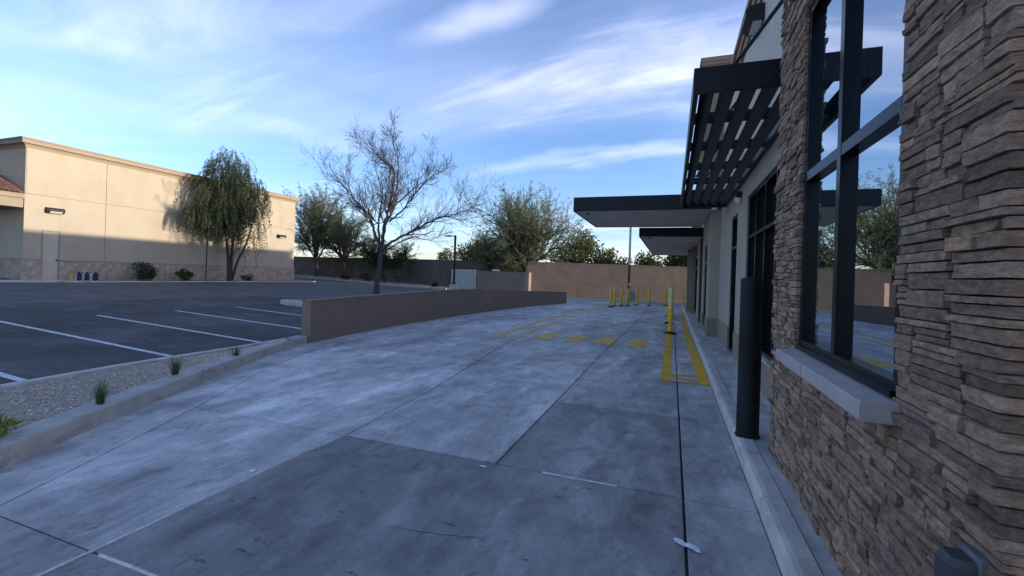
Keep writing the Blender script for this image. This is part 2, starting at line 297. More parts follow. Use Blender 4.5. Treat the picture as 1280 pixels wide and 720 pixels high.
for r in range(len(ROWS)-1):
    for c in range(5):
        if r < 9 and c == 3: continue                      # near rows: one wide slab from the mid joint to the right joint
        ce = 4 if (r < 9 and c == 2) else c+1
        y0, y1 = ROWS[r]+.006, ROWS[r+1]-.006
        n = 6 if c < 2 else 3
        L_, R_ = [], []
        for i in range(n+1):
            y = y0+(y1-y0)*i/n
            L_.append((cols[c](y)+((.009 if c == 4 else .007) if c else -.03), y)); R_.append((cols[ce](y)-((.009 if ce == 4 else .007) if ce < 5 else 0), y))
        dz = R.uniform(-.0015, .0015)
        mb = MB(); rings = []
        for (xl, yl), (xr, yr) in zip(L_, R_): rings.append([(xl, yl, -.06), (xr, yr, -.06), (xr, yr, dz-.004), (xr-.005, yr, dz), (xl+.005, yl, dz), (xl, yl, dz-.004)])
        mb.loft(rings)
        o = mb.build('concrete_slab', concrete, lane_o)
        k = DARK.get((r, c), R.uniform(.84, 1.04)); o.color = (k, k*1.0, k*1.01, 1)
# pale sealant beads in some joints
sealant = mat('joint_sealant', (.62, .60, .57), .8, .3, 12, 60, .3, coords='World')
for pts, z in (([(interp(MID, y)+R.uniform(-.004, .004), y) for y in [i*.25+.3 for i in range(14)]], .002), ([(x*.25-2.9, 1.54+R.uniform(-.003, .003)) for x in range(12)], .002), ([(-.95+i*.12, 3.53) for i in range(6)], .002)):
    mb = MB(); mb.tube([(x, y, z-.005) for x, y in pts], .0115, 6); mb.build('joint_sealant', sealant, lane_o)
# oil spots, spalled scar on the pavement
spot = paint_mat('oil_spot', (.11, .11, .115), .36, .56, 34)
for u, v, s in ((470, 570, .05), (480, 582, .035), (452, 616, .04), (519, 587, .04), (290, 627, .035), (318, 624, .03), (700, 622, .05), (440, 718, .04), (300, 688, .04), (312, 694, .03), (250, 702, .05), (738, 612, .05), (560, 655, .05), (655, 700, .03), (425, 640, .03), (800, 600, .03)):
    x, y, _ = gz(u, v); mb = MB(); n = 14; st = R.uniform(1.0, 2.2); a0 = R.random()*3
    mb.quad(*[(x+s*.6*st*math.cos(2*math.pi*i/n)*R.uniform(.6, 1.1), y+s*.35*math.sin(2*math.pi*i/n)*R.uniform(.6, 1.1), .004) for i in range(n)])
    mb.build('oil_spot', spot, lane_o)
mb = MB(); scar = [gz(480+i*9, 658+i*1.1+R.uniform(-1, 1)) for i in range(15)]
n = len(scar); top = [(x, y+R.uniform(.001, .007)*(1+i/9), .0045) for i, (x, y, z) in enumerate(scar)]; bot = [(x, y-R.uniform(.001, .007)*(1+i/9), .0045) for i, (x, y, z) in enumerate(scar)]
mb.quad(*(bot+top[::-1])); mb.build('surface_patch', mat('scar_patch', (.30, .295, .28), .9, .3, 20, 80, .4, coords='World'), lane_o)
# ------------------------------------------------------------------ painted markings on the lane
def strip(pts, w0, w1, z, mt, name, parent):
    mb = MB(); rings = []
    for i, p in enumerate(pts):
        a = Vector(pts[max(0, i-1)]); b = Vector(pts[min(len(pts)-1, i+1)]); d = (b-a).normalized(); nrm = Vector((-d.y, d.x)); ww = (w0+(w1-w0)*i/max(1, len(pts)-1))/2
        q = Vector(p); A = q+nrm*ww; B = q-nrm*ww; rings.append([(B.x, B.y, z(B.x) if callable(z) else z), (A.x, A.y, z(A.x) if callable(z) else z)])
    for i in range(len(rings)-1): mb.quad(rings[i][0], rings[i][1], rings[i+1][1], rings[i+1][0])
    for i, f in enumerate(mb.f): mb.f[i] = f[::-1]
    return mb.build(name, mt, parent)
strip([(-.05, 7.55), (-.045, 10), (-.04, 14), (-.06, 18), (-.06, 22)], .15, .15, .005, yellow_paint, 'yellow_line', lane_o)
strip([(.53, 7.55), (.53, 9), (.50, 12), (.47, 16), (.50, 20), (.55, 24)], .17, .14, .0055, yellow_paint, 'yellow_line', lane_o)
strip([(.03, 8.0), (.44, 7.72)], .06, .05, .0062, yellow_paint, 'yellow_hatch', lane_o)
strip([(.03, 8.1), (.44, 8.22)], .10, .08, .0067, yellow_paint, 'yellow_hatch', lane_o)
strip([(.03, 9.3), (.44, 9.35)], .10, .08, .0062, yellow_paint, 'yellow_hatch', lane_o)
strip([(.03, 7.60), (.44, 7.60)], .08, .08, .0072, yellow_paint, 'yellow_hatch', lane_o)
strip([(.03, 11.6), (.43, 11.75)], .07, .05, .0062, yellow_paint, 'yellow_hatch', lane_o)
strip([(-4.28, 10.6), (-4.45, 13.5), (-4.5, 17.0), (-4.2, 20.5), (-3.62, 25.2)], .17, .15, .005, faded_paint, 'yellow_line', lane_o)
strip([(-3.72, 10.9), (-3.85, 14), (-3.9, 18.5), (-3.7, 22), (-3.42, 25.2)], .15, .13, .005, faded_paint, 'yellow_line', lane_o)
strip([(-4.2, 10.75), (-3.78, 10.85)], .12, .1, .0058, faded_paint, 'yellow_line', lane_o)
for x in (-3.12, -2.35, -1.58, -.78):
    strip([(x, 11.05), (x+.02, 12.45)], .46, .44, .005, faded_paint, 'yellow_crossing_bar', lane_o)
# ------------------------------------------------------------------ right-hand walk with kerb
walk = MB(); walk.box(KR+.06, 1.6, -14, 33, -.1, .02)
walk_o = walk.build('sidewalk', mortar, kind='structure', label='raised concrete walk with kerb along the restaurant wall', cat='sidewalk')
yy = [-14, -11, -8, -5, -2.5, -.5, 1.54, 3.53, 5.0, 7.6, 9.65, 11.7, 13.7, 16, 18, 20, 22, 24, 26, 28, 30.5, 33]
for a, b in zip(yy, yy[1:]):
    a += .004; b -= .004
    mb = MB(); prof = [(KR, -.12), (KR+.012, .09), (KR+.03, .122), (KR+.06, .13), (KR+.15, .13), (KR+.15, -.12)]
    mb.loft([[(x, a, z) for x, z in prof], [(x, b, z) for x, z in prof]]); mb.v = mb.v; o = mb.build('kerb_section', kerbm, walk_o)
    mb = MB(); mb.box(KR+.158, 1.45, a, b, -.1, .126+R.uniform(-.001, .001)); o = mb.build('walk_slab', concrete, walk_o); k = R.uniform(.8, .92); o.color = (k, k, k*1.01, 1)
# ------------------------------------------------------------------ left kerb, gravel strip, parking lot
def offset(tab, d):
    out = []
    for i, (x, y) in enumerate(tab):
        a = Vector(tab[max(0, i-1)]); b = Vector(tab[min(len(tab)-1, i+1)]); t = (b-a).normalized(); out.append((x-t.y*d, y+t.x*d))
    return out
KT = [(interp(KERB, y), y) for y in [-14, -10, -6, -3, -1, 0, .5, .9, 1.3, 1.87, 2.2, 2.53, 3, 3.55, 4.2, 4.85, 5.5, 6.3, 7, 7.55]]
kin = offset(KT, .28); kb = MB(); e = offset(KT, .008); e2 = offset(KT, .022); e3 = offset(KT, .25)
kb.loft([[(KT[i][0], KT[i][1], -.08), (e[i][0], e[i][1], .152), (e2[i][0], e2[i][1], .166), (e3[i][0], e3[i][1], .168), (kin[i][0], kin[i][1], .15), (kin[i][0], kin[i][1], -.08)] for i in range(len(KT))])
for i, f in enumerate(kb.f): kb.f[i] = f[::-1]
kb.build('kerb', kerbw, kind='structure', label='weathered concrete kerb curving beside the gravel strip', cat='kerb')
LK = [(-7.05, -14), (-7.08, 0), (-7.12, 2.78), (-7.3, 4.13), (-7.33, 5.84), (-7.45, 7.5)]
gr = MB(); gp = [(x, y) for x, y in offset(KT, .27)] + [(x-.02, y) for x, y in LK[::-1]]
gr.prism(gp, -.1, .115); 
for i, f in enumerate(gr.f): gr.f[i] = f
gr.build('gravel_strip', gravelbed, kind='structure', label='strip of tan gravel between lane kerb and parking lot', cat='gravel')
pm = MB()
for i in range(16000):
    y = R.uniform(.3, 7.4) if i < 14500 else R.uniform(-5, .3); xr = interp(kin and [(x, yy2) for x, yy2 in kin], y); xl = interp(LK, y)
    if xr-xl < .05: continue
    x = R.uniform(xl+.02, xr-.01); s = R.uniform(.006, .017)*(1 if R.random() < .93 else 1.5); a = R.random()*6.28; z = .118+R.uniform(0, .006); el = R.uniform(.6, 1)
    n = len(pm.v); ca, sa = math.cos(a)*s, math.sin(a)*s
    pm.v += [(x+ca, y+sa, z), (x-sa*el, y+ca*el, z+R.uniform(-.003, .003)), (x-ca, y-sa, z), (x+sa*el, y-ca*el, z+R.uniform(-.003, .003)), (x+R.uniform(-.3, .3)*s, y+R.uniform(-.3, .3)*s, z+s*.42), (x, y, z-s*.5)]
    pm.f += [(n, n+1, n+4), (n+1, n+2, n+4), (n+2, n+3, n+4), (n+3, n, n+4)]
pm.build('gravel_stones', pebble, kind='stuff', label='loose tan gravel stones covering the planting strip', cat='gravel')
lk = MB(); lko = offset(LK, .16)
lk.loft([[(LK[i][0], LK[i][1], 0), (LK[i][0], LK[i][1], .155), (lko[i][0], lko[i][1], .15), (lko[i][0], lko[i][1], -.4)] for i in range(len(LK))])
for i, f in enumerate(lk.f): lk.f[i] = f[::-1]
lk.build('parking_kerb', kerbm, kind='structure', label='narrow concrete kerb edging the parking stalls', cat='kerb')
lot = MB()
def lotsheet(mb, x0, x1, y0, y1, dz):
    mb.quad((x0, y0, lot_z(x0)+dz), (x1, y0, lot_z(x1)+dz), (x1, y1, lot_z(x1)+dz), (x0, y1, lot_z(x0)+dz))
lotsheet(lot, -40, -7.25, -30, 7.5, 0); lotsheet(lot, -40, -7.75, 7.5, 31.9, 0); lotsheet(lot, -40, -10.4, 31.9, 41, 0)
lot_o = lot.build('parking_lot', asph_old, kind='structure', label='dark asphalt parking lot rising towards the beige building', cat='parking lot')
ls = MB(); ls.quad(*[(x, y, lot_z(x)+.004) for x, y in ((-19.6, -30), (-7.25, -30), (-7.25, 7.5), (-7.75, 7.55), (-7.75, 22), (-15.0, 18.5), (-19.3, 16.4), (-19.6, 7))])
ls.build('sealed_patch', asph_new, lot_o)
for i, y in enumerate([-.6, 1.5, 3.62, 5.72, 7.72, 9.86, 12.05]):
    x0, x1 = -15.5, (-7.3 if y < 7.4 else -7.9)
    strip([(x1, y), (-9, y+.03), (-12, y+.14), (x0, y+.26)], .11, .10, (lambda x: lot_z(x)+.009), white_paint, 'stall_line', lot_o)
# small kerbed island behind the low wall
isl = MB(); ip = [(-14.75+1.3*math.cos(a), 15.0+.7*math.sin(a)) for a in [i*math.pi/8 for i in range(16)]]
ip = [(x if x < -15 else x, y) for x, y in ip]
isl_o = None
isl.prism(ip, -.2, lambda x, y: lot_z(x)+.15); isl_o = isl.build('parking_island', kerbm, kind='structure', label='rounded concrete kerb island behind the low wall', cat='kerb')
mb = MB(); mb.prism([(-14.75+(x+14.75)*.8, 15.0+(y-15.0)*.7) for x, y in ip], -.1, lambda x, y: lot_z(x)+.156); mb.build('island_soil', gravelbed, isl_o)
# tree bed, perimeter strip with kerb along back of lot
bk = MB(); bk.prism([(-40, 35.6), (-19.2, 35.6), (-19.2, 41), (-40, 41)], -.1, lambda x, y: lot_z(x)+.12); bk.build('planting_bed', soil, kind='structure', label='bare planting bed along the grey back wall', cat='planting bed')
mb = MB()
mb.loft([[(x, 35.4, lot_z(x)-.1), (x, 35.6, lot_z(x)-.1), (x, 35.6, lot_z(x)+.16), (x, 35.4, lot_z(x)+.15)] for x in (-40, -30, -25, -19)]); mb.build('bed_kerb', kerbm, kind='structure', label='pale concrete kerb at the back of the parking lot', cat='kerb')
# end of lane: kerb and dirt strip
bl = MB(); bl.prism([(-10.4, 32.2), (6, 32.2), (6, 39.2), (-10.4, 33.5)], -.1, .12); bl.build('dirt_strip', soil, kind='structure', label='dirt strip between lane end kerb and brown wall', cat='planting bed')
mb = MB(); mb.bevbox(-10.4, 6, 31.95, 32.2, -.1, .15, .02); mb.build('lane_end_kerb', kerbm, kind='structure', label='pale kerb closing the far end of the lane', cat='kerb')
mb = MB(); mb.prism([(-10.4, 28.1), (-6.15, 28.1), (-6.15, 31.95), (-10.4, 31.95)], -.1, -.004); mb.build('apron', concrete, kind='structure', label='concrete apron beyond the end of the low wall', cat='pavement').color = (.95, .95, .95, 1)
# ================================================================== LOW TAUPE WALL
lw_o = empty('low_wall', (-7.5, 15, 0)); tag(lw_o, 'long low taupe stucco wall curving along the lane', 'wall')
def loc(o, p): o.parent = p; o.matrix_parent_inverse = p.matrix_world.inverted()
TOPZ = [(.94, 7.6), (.96, 10), (1.02, 14), (1.03, 17.2), (.92, 20), (.85, 22.5), (.72, 27.9)]
LWY = [7.6, 8.5, 9.6, 10.5, 11.5, 13, 14.6, 16, 17.5, 18.7, 20, 22, 24, 26, 27.9]
def lwx(y): return interp(LOWW, y)
mb = MB(); mb.loft([[(lwx(y), y, -.2), (lwx(y), y, interp(TOPZ, y)-.05), (lwx(y)-.24, y, interp(TOPZ, y)-.05), (lwx(y)-.24, y, -.4)] for y in LWY])
for i, f in enumerate(mb.f): mb.f[i] = f[::-1]
lw_o.location = (0, 0, 0); mb.build('wall_body', lowwallm, lw_o)
mb = MB(); mb.loft([[(lwx(y)+.008, y, interp(TOPZ, y)-.052), (lwx(y)+.008, y, interp(TOPZ, y)-.012), (lwx(y)-.004, y, interp(TOPZ, y)), (lwx(y)-.236, y, interp(TOPZ, y)), (lwx(y)-.248, y, interp(TOPZ, y)-.012), (lwx(y)-.248, y, interp(TOPZ, y)-.052)] for y in [7.592]+LWY[1:-1]+[27.91]])
for i, f in enumerate(mb.f): mb.f[i] = f[::-1]
mb.build('wall_cap', lowwallm, lw_o)
# ================================================================== RESTAURANT
rest = empty('restaurant_building'); tag(rest, 'stone and grey stucco drive-through restaurant with black canopies', 'building')
SX = .86; SY0, SY1 = 1.60, 4.55; WY0, WY1, WZ0, WZ1 = 2.24, 3.76, 1.14, 3.62; WX = 1.22; ROOF = 6.5; SZT = 5.6
mb = MB()  # masonry behind the stone facing, with the window opening
BX = SX+.035
mb.box(BX, 1.9, SY0+.03, WY0, 0, SZT); mb.box(BX, 1.9, WY1, SY1, 0, SZT); mb.box(BX, 1.9, WY0, WY1, 0, WZ0-.01); mb.box(BX, 1.9, WY0, WY1, WZ1, SZT)
mb.box(1.9, 6.0, SY0+.03, SY0+.4, 0, SZT); mb.box(1.0, 1.9, WY0+.001, WY1-.001, WZ0, WZ1)
pier = mb.build('stone_pier', mortar, rest)
# stone packing on a grid
def pack(w, h, skip, rng):
    cw, ch = .030, .0125
    nc, nr = int(w/cw), int(h/ch); occ = [[False]*nc for _ in range(nr)]; ids = [[-1]*nc for _ in range(nr)]; out = []
    for r in range(nr):
        for c in range(nc):
            if skip((c+.5)*cw, (r+.5)*ch): occ[r][c] = True
    for r in range(nr):
        c = 0
        while c < nc:
            if occ[r][c]: c += 1; continue
            run = 0
            while c+run < nc and not occ[r][c+run]: run += 1
            hh = rng.choice((2, 2, 3, 3, 3, 4, 4, 5)); ww = rng.choice((3, 4, 5, 6, 7, 8, 9, 10, 11, 13)); ww = min(ww, run)
            for _ in range(6):
                if r and ww < run and c+ww < nc and ids[r-1][c+ww-1] != ids[r-1][c+ww]: ww = max(2, min(run, ww+rng.choice((-2, -1, 1, 2, 3))))
            if run-ww in (1, 2): ww = run if run <= 12 else run-4
            ok = hh
            for k in range(1, hh):
                if r+k >= nr or any(occ[r+k][c+j] for j in range(ww)): ok = k; break
            for k in range(ok):
                for j in range(ww): occ[r+k][c+j] = True; ids[r+k][c+j] = len(out)
            out.append((c*cw, (c+ww)*cw, r*ch, (r+ok)*ch)); c += ww
    return out
def stone_mesh(mb, a0, a1, b0, b1, dep, to3, rng, back=.09):
    # rough split-face block: local a (along wall), b (up), depth outwards
    g_ = .0020; a0 += g_; a1 -= g_; b0 += g_; b1 -= g_
    na = max(2, min(7, round((a1-a0)/.055)))
    As = [a0+(a1-a0)*i/na for i in range(na+1)]; Bs = [b0, (b0+b1)/2, b1]
    ch = min(.009, (b1-b0)*.2, (a1-a0)*.12); tilt = rng.uniform(-.0035, .0035); tl2 = rng.uniform(-.003, .002)
    n = len(mb.v); W = na+1
    for j, b in enumerate(Bs):
        for i, a in enumerate(As):
            aa = a+(rng.uniform(.1, 1)*ch if i == 0 else -rng.uniform(.1, 1)*ch if i == na else rng.uniform(-.3, .3)*(a1-a0)/na); bb = b+(rng.uniform(0, .30)*ch if j == 0 else -rng.uniform(0, .30)*ch if j == 2 else rng.uniform(-.3, .3)*(b1-b0)/2)
            d = dep+tilt*((i/na)-.5)*2+tl2*(j-1)+rng.uniform(-.0028, .0028)-(.0012 if i in (0, na) or j in (0, 2) else 0)
            mb.v.append(to3(aa, bb, d))
    for j in range(2):
        for i in range(na):
            p = n+j*W+i; mb.f.append((p, p+1, p+W+1, p+W))
    # sides to the back
    rim = [n+i for i in range(W)]+[n+j*W+na for j in (1, 2)]+[n+2*W+i for i in reversed(range(na))]+[n+W]
    k = len(rim); m0 = len(mb.v); co = [(As[i], Bs[0]) for i in range(W)]+[(As[na], Bs[1]), (As[na], Bs[2])]+[(As[i], Bs[2]) for i in reversed(range(na))]+[(As[0], Bs[1])]
    for a, b in co: mb.v.append(to3(a, b, -back))
    for i in range(k): mb.f.append((rim[(i+1) % k], rim[i], m0+i, m0+(i+1) % k))
fr = random.Random(11)
front = pack(SY1-SY0, 5.4, lambda a, b: (WY0 < a+SY0 < WY1 and WZ0-.075 < b+.126 < WZ1), fr)
ret = pack(1.9, 5.4, lambda a, b: False, fr)
stones = []
for a0, a1, b0, b1 in front:
    corner = a0 < .001; dep = fr.uniform(-.010, .012)+(.010 if fr.random() < .15 else 0)
    f3 = lambda a, b, d: (SX-d, SY0+a, .126+b)
    yc, zc = SY0+(a0+a1)/2, .126+(b0+b1)/2
    stones.append((a0-(fr.uniform(-.008, .015) if corner else 0), a1, b0, b1, dep, f3, fr.uniform(.14, .26) if corner else .09, yc, zc, (a1-a0)*(b1-b0)/((yc*.94-.3)**2+(.4*(zc-1.6))**2)*(1 if (-.75 < (zc-1.6)/max(.5, yc*.94-.3) < .72) else .05)))
for a0, a1, b0, b1 in ret:
    f3 = lambda a, b, d: (SX+.24+a, SY0+.012-d, .126+b); stones.append((a0, a1, b0, b1, fr.uniform(-.015, .018), f3, .05, SY0, .126+b0, 0))
stones.sort(key=lambda s: -s[9])
rest_mb = MB()
for i, s in enumerate(stones):
    mb = MB() if i < 300 else rest_mb
    stone_mesh(mb, s[0], s[1], s[2], s[3], s[4], s[5], fr, s[6])
    if i < 300: mb.build('stone', stonem, pier)
rest_mb.build('stone_facing', stonem, pier, kind='stuff')
# near window: sill stones, frame, panes
sl = MB(); sl.box(SX-.02, 1.0, WY0-.02, WY1+.02, WZ0-.09, WZ0-.05); sill = sl.build('window_sill', mortar, rest)
for a, b in ((2.19, 2.665), (2.668, 3.07), (3.073, 3.43), (3.433, 3.735)):
    mb = MB(); x0 = SX-.125+R.uniform(-.002, .002); mb.loft([[(x0+.004, y, WZ0-.083), (x0, y, WZ0-.078), (x0, y, WZ0-.012), (x0+.006, y, WZ0-.004), (1.0, y, WZ0+.006), (1.0, y, WZ0-.083)] for y in (a, b)]); mb.build('sill_stone', sillm, sill)
FX = .885; GX = .926; wf = MB()
wf.box(FX, 1.02, WY0, WY1, WZ0+.012, WZ0+.075); wf.box(FX, 1.02, WY0, WY1, WZ1-.06, WZ1)
wf.box(FX, 1.02, WY0, WY0+.06, WZ0+.075, WZ1-.06); wf.box(FX, 1.02, WY1-.06, WY1, WZ0+.075, WZ1-.06)
MY = 3.04; TZ = 2.35
wf.box(FX-.003, 1.02, MY-.03, MY+.03, WZ0+.075, WZ1-.06)
wf.box(FX-.001, 1.02, WY0+.06, MY-.03, TZ, TZ+.065); wf.box(FX-.001, 1.02, MY+.03, WY1-.06, TZ, TZ+.065)
wf.box(FX-.025, FX, WY0+.02, WY1-.02, WZ0+.012, WZ0+.04)
win = wf.build('picture_window', frame, rest)
for a, b in ((WY0+.06, MY-.03), (MY+.03, WY1-.06)):
    for c, d in ((WZ0+.075, TZ), (TZ+.065, WZ1-.06)):
        MB().box(GX, GX+.024, a-.005, b+.005, c-.005, d+.005).build('pane', glass, win)
# main stucco wall behind the pier (recessed), with storefront opening and service door
mb = MB(); WN = 1.62
SF0, SF1, SFZ0, SFZ1 = 5.1, 8.85, .56, 3.15; D0, D1, DZ = 10.05, 11.0, 3.05
for y0, y1, z0, z1 in ((SY1, SF0, .62, ROOF-.4), (SF0, SF1, SFZ1, ROOF-.4), (SF1, D0, .62, ROOF-.4), (D0, D1, DZ, ROOF-.4), (D1, 34.4, .62, ROOF-.4)): mb.box(WX, WN, y0, y1, z0, z1)
mb.box(1.621, 14, 1.95, 34.4, .0, ROOF-.55)  # unseen far end lengthened so its shadow covers the beige building's foot
mb.build('stucco_wall', stucco_g, rest)
mb = MB()
for y0, y1 in ((SY1, SF0), (SF1, D0), (D1, 34.4)): mb.box(WX-.02, WN, y0, y1, 0, .62)
mb.box(WX-.02, WN, SF0, SF1, 0, SFZ0); mb.build('wall_base', stucco_d, rest)
mb = MB(); mb.box(WX-.035, WX+.08, SF0, SF1, SFZ0, SFZ0+.03); mb.build('window_ledge', kerbm, rest)
mb = MB(); mb.box(WX+.004, WN, SY1+.02, 13.3, 3.9, ROOF-.41); mb.v = [(x-.008, y, z) for x, y, z in mb.v]; mb.build('upper_wall', stucco_up, rest)
mb = MB()
for d, z0, z1 in ((.05, ROOF-.4, ROOF-.26), (.09, ROOF-.26, ROOF-.12), (.14, ROOF-.12, ROOF)): mb.box(WX-d, 14, 1.75, 34.4+d, z0, z1)
mb.build('parapet_cornice', stucco_t, rest)
MB().box(6.0, 13, 2.5, 34.35, ROOF, 7.75).build('unseen_sun_block', stucco_t, rest)  # added box, unseen behind the parapet, casts the shade line on the beige building
def window_grid(name, y0, y1, z0, z1, ny, zt, x, parent, gm, fw=.055):
    mb = MB(); mb.box(x, x+.12, y0, y1, z0, z0+fw); mb.box(x, x+.12, y0, y1, z1-fw, z1)
    zs = [z0+fw]+[zt, zt+fw]+[z1-fw] if zt else [z0+fw, z1-fw]; ws = (y1-y0-fw)/ny
    for i in range(ny+1): mb.box(x-.002, x+.118, y0+ws*i, y0+ws*i+fw, z0+fw, z1-fw)
    if zt:
        for i in range(ny): mb.box(x, x+.116, y0+ws*i+fw, y0+ws*(i+1), zt, zt+fw)
    f = mb.build(name, frame, parent)
    for i in range(ny):
        for a, b in ([(z0+fw, zt), (zt+fw, z1-fw)] if zt else [(z0+fw, z1-fw)]):
            MB().box(x+.075, x+.095, y0+ws*i+fw-.004, y0+ws*(i+1)+.004, a-.004, b+.004).build('pane', gm, f)
    return f
window_grid('storefront_window', SF0, SF1, SFZ0+.03, SFZ1, 5, 2.40, WX+.03, rest, glass2)
dr = window_grid('glazed_door', D0, D1, .13, DZ, 1, 2.35, WX+.02, rest, glass2)
MB().tube([(WX-.05, D0+.12, .95), (WX-.05, D0+.12, 1.35)], .014, 8).build('door_pull', blk, dr)
# pick-up bay (projecting block under the first canopy)
PX, PY0, PY1 = .96, 13.42, 16.4
mb = MB(); mb.box(PX, 1.8, PY0, 14.3, .62, 3.62); mb.box(PX, 1.8, 15.6, PY1, .62, 3.62); mb.box(PX, 1.8, 14.3, 15.6, 2.75, 3.62); mb.build('pickup_bay', stucco_g, rest)
mb = MB(); mb.box(PX-.02, 1.8, PY0-.02, 14.3, 0, .62); mb.box(PX-.02, 1.8, 15.6, PY1+.02, 0, .62); mb.box(PX-.02, 1.8, 14.3, 15.6, 0, .3); mb.build('bay_base', stucco_d, rest)
window_grid('pickup_window', 14.3, 15.6, .30, 2.75, 2, 2.2, PX+.04, rest, glass2)
# second bay and slim posts
mb = MB(); mb.box(1.0, 1.8, 19.3, 20.3, 0, 3.3); mb.build('second_bay', stucco_g, rest)
window_grid('pickup_window', 20.3, 22.4, .3, 2.75, 2, 2.2, 1.02, rest, glass2)
for y in (16.9, 17.9): MB().box(.97, 1.15, y, y+.16, .1, 3.27).build('dark_post', blk, rest)
for x, y in ((.84, 22.9), (.72, 24.3)): MB().bevbox(x, x+.26, y, y+.26, .1, 3.28, .01).build('canopy_column', stucco_d, rest)
# tan tower above the pick-up bay
mb = MB(); mb.box(.62, 5, 13.42, 14.5, 4.06, 7.65); mb.build('tan_tower', stucco_t, rest)
mb = MB(); mb.box(.59, 5.03, 13.39, 14.53, 7.65, 7.74); mb.box(.565, 5.06, 13.37, 14.55, 7.74, 7.86); mb.build('tower_coping', stucco_t, rest)
# canopies over the pick-up windows
def canopy(y0, y1, x0, x1, z0, z1, nm):
    mb = MB(); t = .05
    mb.box(x0, x0+t, y0, y1, z0, z1); mb.box(x0+t, x1, y0, y0+t, z0, z1); mb.box(x0+t, x1, y1-t, y1, z0, z1)
    c = mb.build(nm, fascm, rest)
    MB().box(x0+t+.001, x1, y0+t+.001, y1-t-.001, z0+.012, z0+.06).build('soffit', soffit, c)
    MB().box(x0+t+.001, x1, y0+t+.001, y1-t-.001, z1-.10, z1-.03).build('canopy_roof', fascm, c)
    mb = MB(); mb.lathe([(.05, z0-.02), (.07, z0-.012), (.07, z0+.012)], (x0+.35, y0+.55), 12); mb.build('soffit_light', blk, c)
    return c
canopy(13.1, 17.3, -2.84, .955, 3.60, 4.02, 'drive_canopy'); canopy(17.6, 30.2, -1.24, 1.215, 3.28, 3.62, 'drive_canopy')
# black louvred sunshade over the storefront
AX0, AX1, AY0, AY1, AZ0, AZ1 = .145, 1.215, 4.83, 12.3, 3.51, 3.765
mb = MB(); mb.box(AX0, AX0+.05, AY0, AY1, AZ0, AZ1); mb.box(AX0+.05, AX1, AY0, AY0+.05, AZ0, AZ1); mb.box(AX0+.05, AX1, AY1-.05, AY1, AZ0, AZ1); mb.box(AX1-.05, AX1, AY0+.05, AY1-.05, AZ0, AZ1)
shade = mb.build('sunshade', fascm, rest)
for i in range(1, 6):
    y = AY0+i*(AY1-AY0)/6; MB().box(AX0+.05, AX1-.05, y-.03, y+.03, AZ0+.10, AZ1-.03).build('cross_beam', fascm, shade)
for i in range(5):
    x = AX0+.135+i*.197; mb = MB(); a = .055
    mb.loft([[(x-.064, y, AZ0+.115), (x+.060, y, AZ0+.035), (x+.070, y, AZ0+.058), (x-.054, y, AZ0+.138)] for y in (AY0+.05, AY1-.05)]); mb.build('louvre_slat', fascm, shade)
mb = MB()
for x in (AX0+.035,):
    for z in (3.55, 3.6, 3.65, 3.7): mb.tube([(AX0+.10, AY0+.001, z), (AX0+.10, AY0-.008, z)], .008, 6)
mb.build('bolt', blk, shade)
for y in (5.4, 7.6, 9.8, 11.9): MB().tube([(AX0+.25, y, AZ1-.01), (AX1, y, AZ1+1.15)], .022, 8).build('tie_rod', blk, shade)
# wall fittings
def wall_light(x, y, z, s, nx, label, grp=None, low=True):
    t = empty('wall_light', (x, y, z)); tag(t, label, 'wall light', grp)
    mb = MB(); prof = [(0, -.10), (.16, -.10), (.26, -.02), (.27, .06), (.20, .12), (0, .14)]
    mb.loft([[(nx*px_*s, yy*s, pz*s) for px_, pz in prof] for yy in (-.27, -.25, .25, .27)]); mb.build('housing', blk, t)
    MB().quad(*[(nx*a*s, b*s, c*s) for a, b, c in ((.02, -.22, -.104), (.155, -.22, -.104), (.155, .22, -.104), (.02, .22, -.104))]).build('lens', lens, t)
    if low: mb = MB(); mb.quad(*[(nx*a*s, b*s, c*s) for a, b, c in ((.164, -.20, -.099), (.258, -.20, -.024), (.258, .20, -.024), (.164, .20, -.099))]); mb.v = [(x_+nx*.004, y_, z_-.004) for x_, y_, z_ in mb.v]; mb.build('lens', lens, t)
    return t
wall_light(WX-.005, 7.95, 5.80, 1.0, -1, 'dark shoebox wall light high on the restaurant wall above the sunshade', low=False)
t = empty('security_camera', (WX, 9.55, 3.28)); tag(t, 'small dark security camera under the black sunshade', 'camera')
MB().box(-.10, 0, -.05, .05, -.02, .10).build('bracket', blk, t); mb = MB(); mb.lathe([(.005, -.13), (.05, -.11), (.065, -.05), (.06, -.02)], (-.06, 0), 12); mb.build('dome', lens, t, smooth=True)
# weatherproof outlet box near the stone corner
t = empty('outlet_box', (SX-.005, 1.66, .66)); tag(t, 'grey weatherproof outlet box on the stone wall', 'outlet box')
MB().bevbox(-.02, .02, -.03, .065, -.12, .185, .008).build('back_plate', mat('grey_plate', (.13, .13, .135), .5, .1, 9, 60, .05, coords='World'), t)
mb = MB()
mb.loft([[(-.022-d*(.062), .012+w_*.042, -.11+.29*q) for w_, d in ((-1, 0), (-1, .75), (-.7, 1), (.7, 1), (1, .75), (1, 0))] for q in (0, .9)]+[[(-.022-d*.048, .012+w_*.036, .172) for w_, d in ((-1, 0), (-1, .75), (-.7, 1), (.7, 1), (1, .75), (1, 0))]])
mb.build('cover', mat('cover_plastic', (.05, .052, .056), .45, .1, 9, 60, .05, coords='World'), t)
